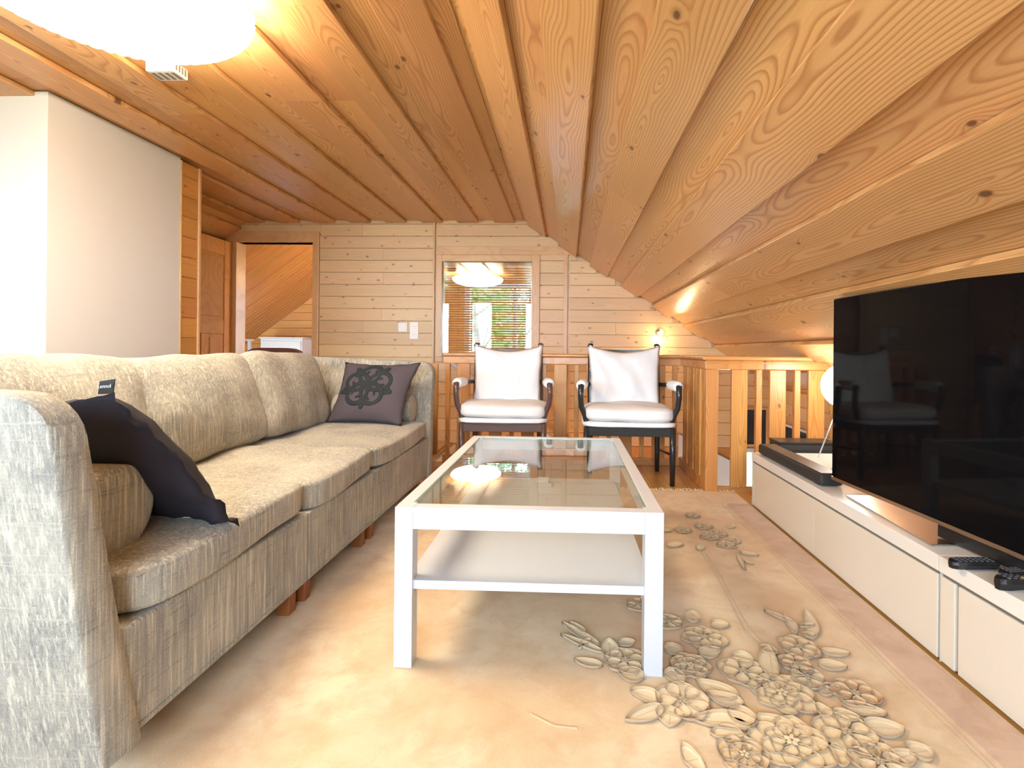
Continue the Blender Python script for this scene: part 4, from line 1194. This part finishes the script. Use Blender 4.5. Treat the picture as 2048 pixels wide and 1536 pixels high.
obj('glazing', box(1.73, 1.95, BY-.012, BY-.002, .02, .36), M['art'], mi_)
for (a, b, c, d) in ((1.715, 1.73, .0, .38), (1.95, 1.965, .0, .38), (1.73, 1.95, .36, .38), (1.73, 1.95, .0, .02)): obj('frame_bar', box(a, b, BY-.022, BY, c, d), M['trimw'], mi_)
wd = struct('window_lower', box(1.15, 1.95, 3.305, 3.31, -2.2, -.5), M['pane2'], 'window beside the foot of the stairs')
# lights in stairwell
lamp('stairwell_light', 'POINT', (-.1, 4.7, -.45), 6, (1.0, .62, .28), .10)
lamp('stair_daylight', 'AREA', (1.6, 3.6, -1.5), 12, (.8, .9, 1.0), .8, rot=(radians(70), 0, 0))
lamp('stair_lamp', 'POINT', (1.5, 4.6, .1), .4, (1.0, .75, .45), .06)
lamp('next_room_light', 'POINT', (-2.5, 6.3, 1.8), 7, (1.0, .62, .26), .12)
lamp('globe_light', 'POINT', (gc.x-.0, gc.y, gc.z), 2.0, (1.0, .88, .7), .128)

# ------------------------------------------------------------------ outdoors
struct('ground', box(-30, 30, BY+4, 40, -3.2, -3.1), M['grass'], 'lawn outside the house')
struct('ground_rear', box(-30, 30, -40, REAR-3, -3.2, -3.1), M['grass'], 'lawn behind the house')
def tree(x, y, h, r, label, leaves=900, cr=1.6, cz=None, dens=.11):
    tr_ = empty('tree', (x, y, -3.1), label, 'tree')
    pts = []; rad = []
    for i in range(8):
        u = i/7; pts.append((x+.12*sin(i*1.7+x), y+.1*cos(i*1.3), -3.1+h*u)); rad.append(r*(1-.75*u))
    bm = tube(pts, rad, 10)
    for k in range(9):
        u = .35+.6*k/9; a = k*2.4; b0 = Vector(pts[int(u*7)]); L = h*.22*(1.1-u*.6)
        tube([b0, b0+Vector((cos(a)*L*.5, sin(a)*L*.5, L*.35)), b0+Vector((cos(a)*L, sin(a)*L, L*.9))], [r*.35, r*.2, r*.05], 6, bm)
    obj('trunk', bm, M['bark'], tr_)
    if leaves:
        bm = bmesh.new(); cz = cz if cz is not None else -3.1+h*.75
        rs = random.Random(int(abs(x*100+y)))
        for _ in range(leaves):
            q = Vector((rs.gauss(0, 1), rs.gauss(0, 1), rs.gauss(0, 1)*1.1)).normalized()*(rs.random()**.4)*cr
            c_ = Vector((x, y, cz))+q; a = Vector((rs.uniform(-1, 1), rs.uniform(-1, 1), rs.uniform(-1, 1))).normalized(); b = a.orthogonal().normalized(); s_ = dens*rs.uniform(.6, 1.3)
            bm.faces.new([bm.verts.new(c_+v) for v in (a*s_, b*s_*.5, -a*s_, -b*s_*.5)])
        f = obj('foliage', bm, M['foliage'], tr_); f['kind'] = 'stuff'
for i, (x, y, h, r, l, cr) in enumerate([(-2.1, 11, 8, .12, 3500, 1.35), (-5.6, 15, 9, .15, 2600, 2.0), (1.3, 16.5, 9, .16, 2600, 1.9), (-2.6, 21, 11, .2, 2600, 2.9)]):
    tree(x, y, h, r, ['leafy tree close behind the small window', 'leafy tree left of the one behind the window', 'leafy tree right of the one behind the window', 'tall leafy tree farthest behind the window'][i], l, cr, cz=[1.2, 1.4, 1.8, 3.0][i])
for i, (x, y, h) in enumerate([(-3.1, -7, 9), (-1.9, -10, 10), (.5, -8, 9)]):
    tree(x, y, h, .16, ['bare grey tree outside the left rear window', 'bare grey tree outside the middle rear window', 'bare grey tree outside the right rear window'][i], 0)

# woven writing on the near pillow's label
to = bpy.data.objects.new('label_text_source', cu); COL.objects.link(to)
bpy.context.view_layer.update()
tm = bpy.data.meshes.new_from_object(to.evaluated_get(bpy.context.evaluated_depsgraph_get()))
bpy.data.objects.remove(to)
to = bpy.data.objects.new('lettering', tm); COL.objects.link(to); to.parent = lb
to.location = Vector((-1.035, 1.14, .815))+Vector((-.023, -.0022, .013))-Vector(p1.location); to.rotation_euler = (pi/2, radians(-4), 0)
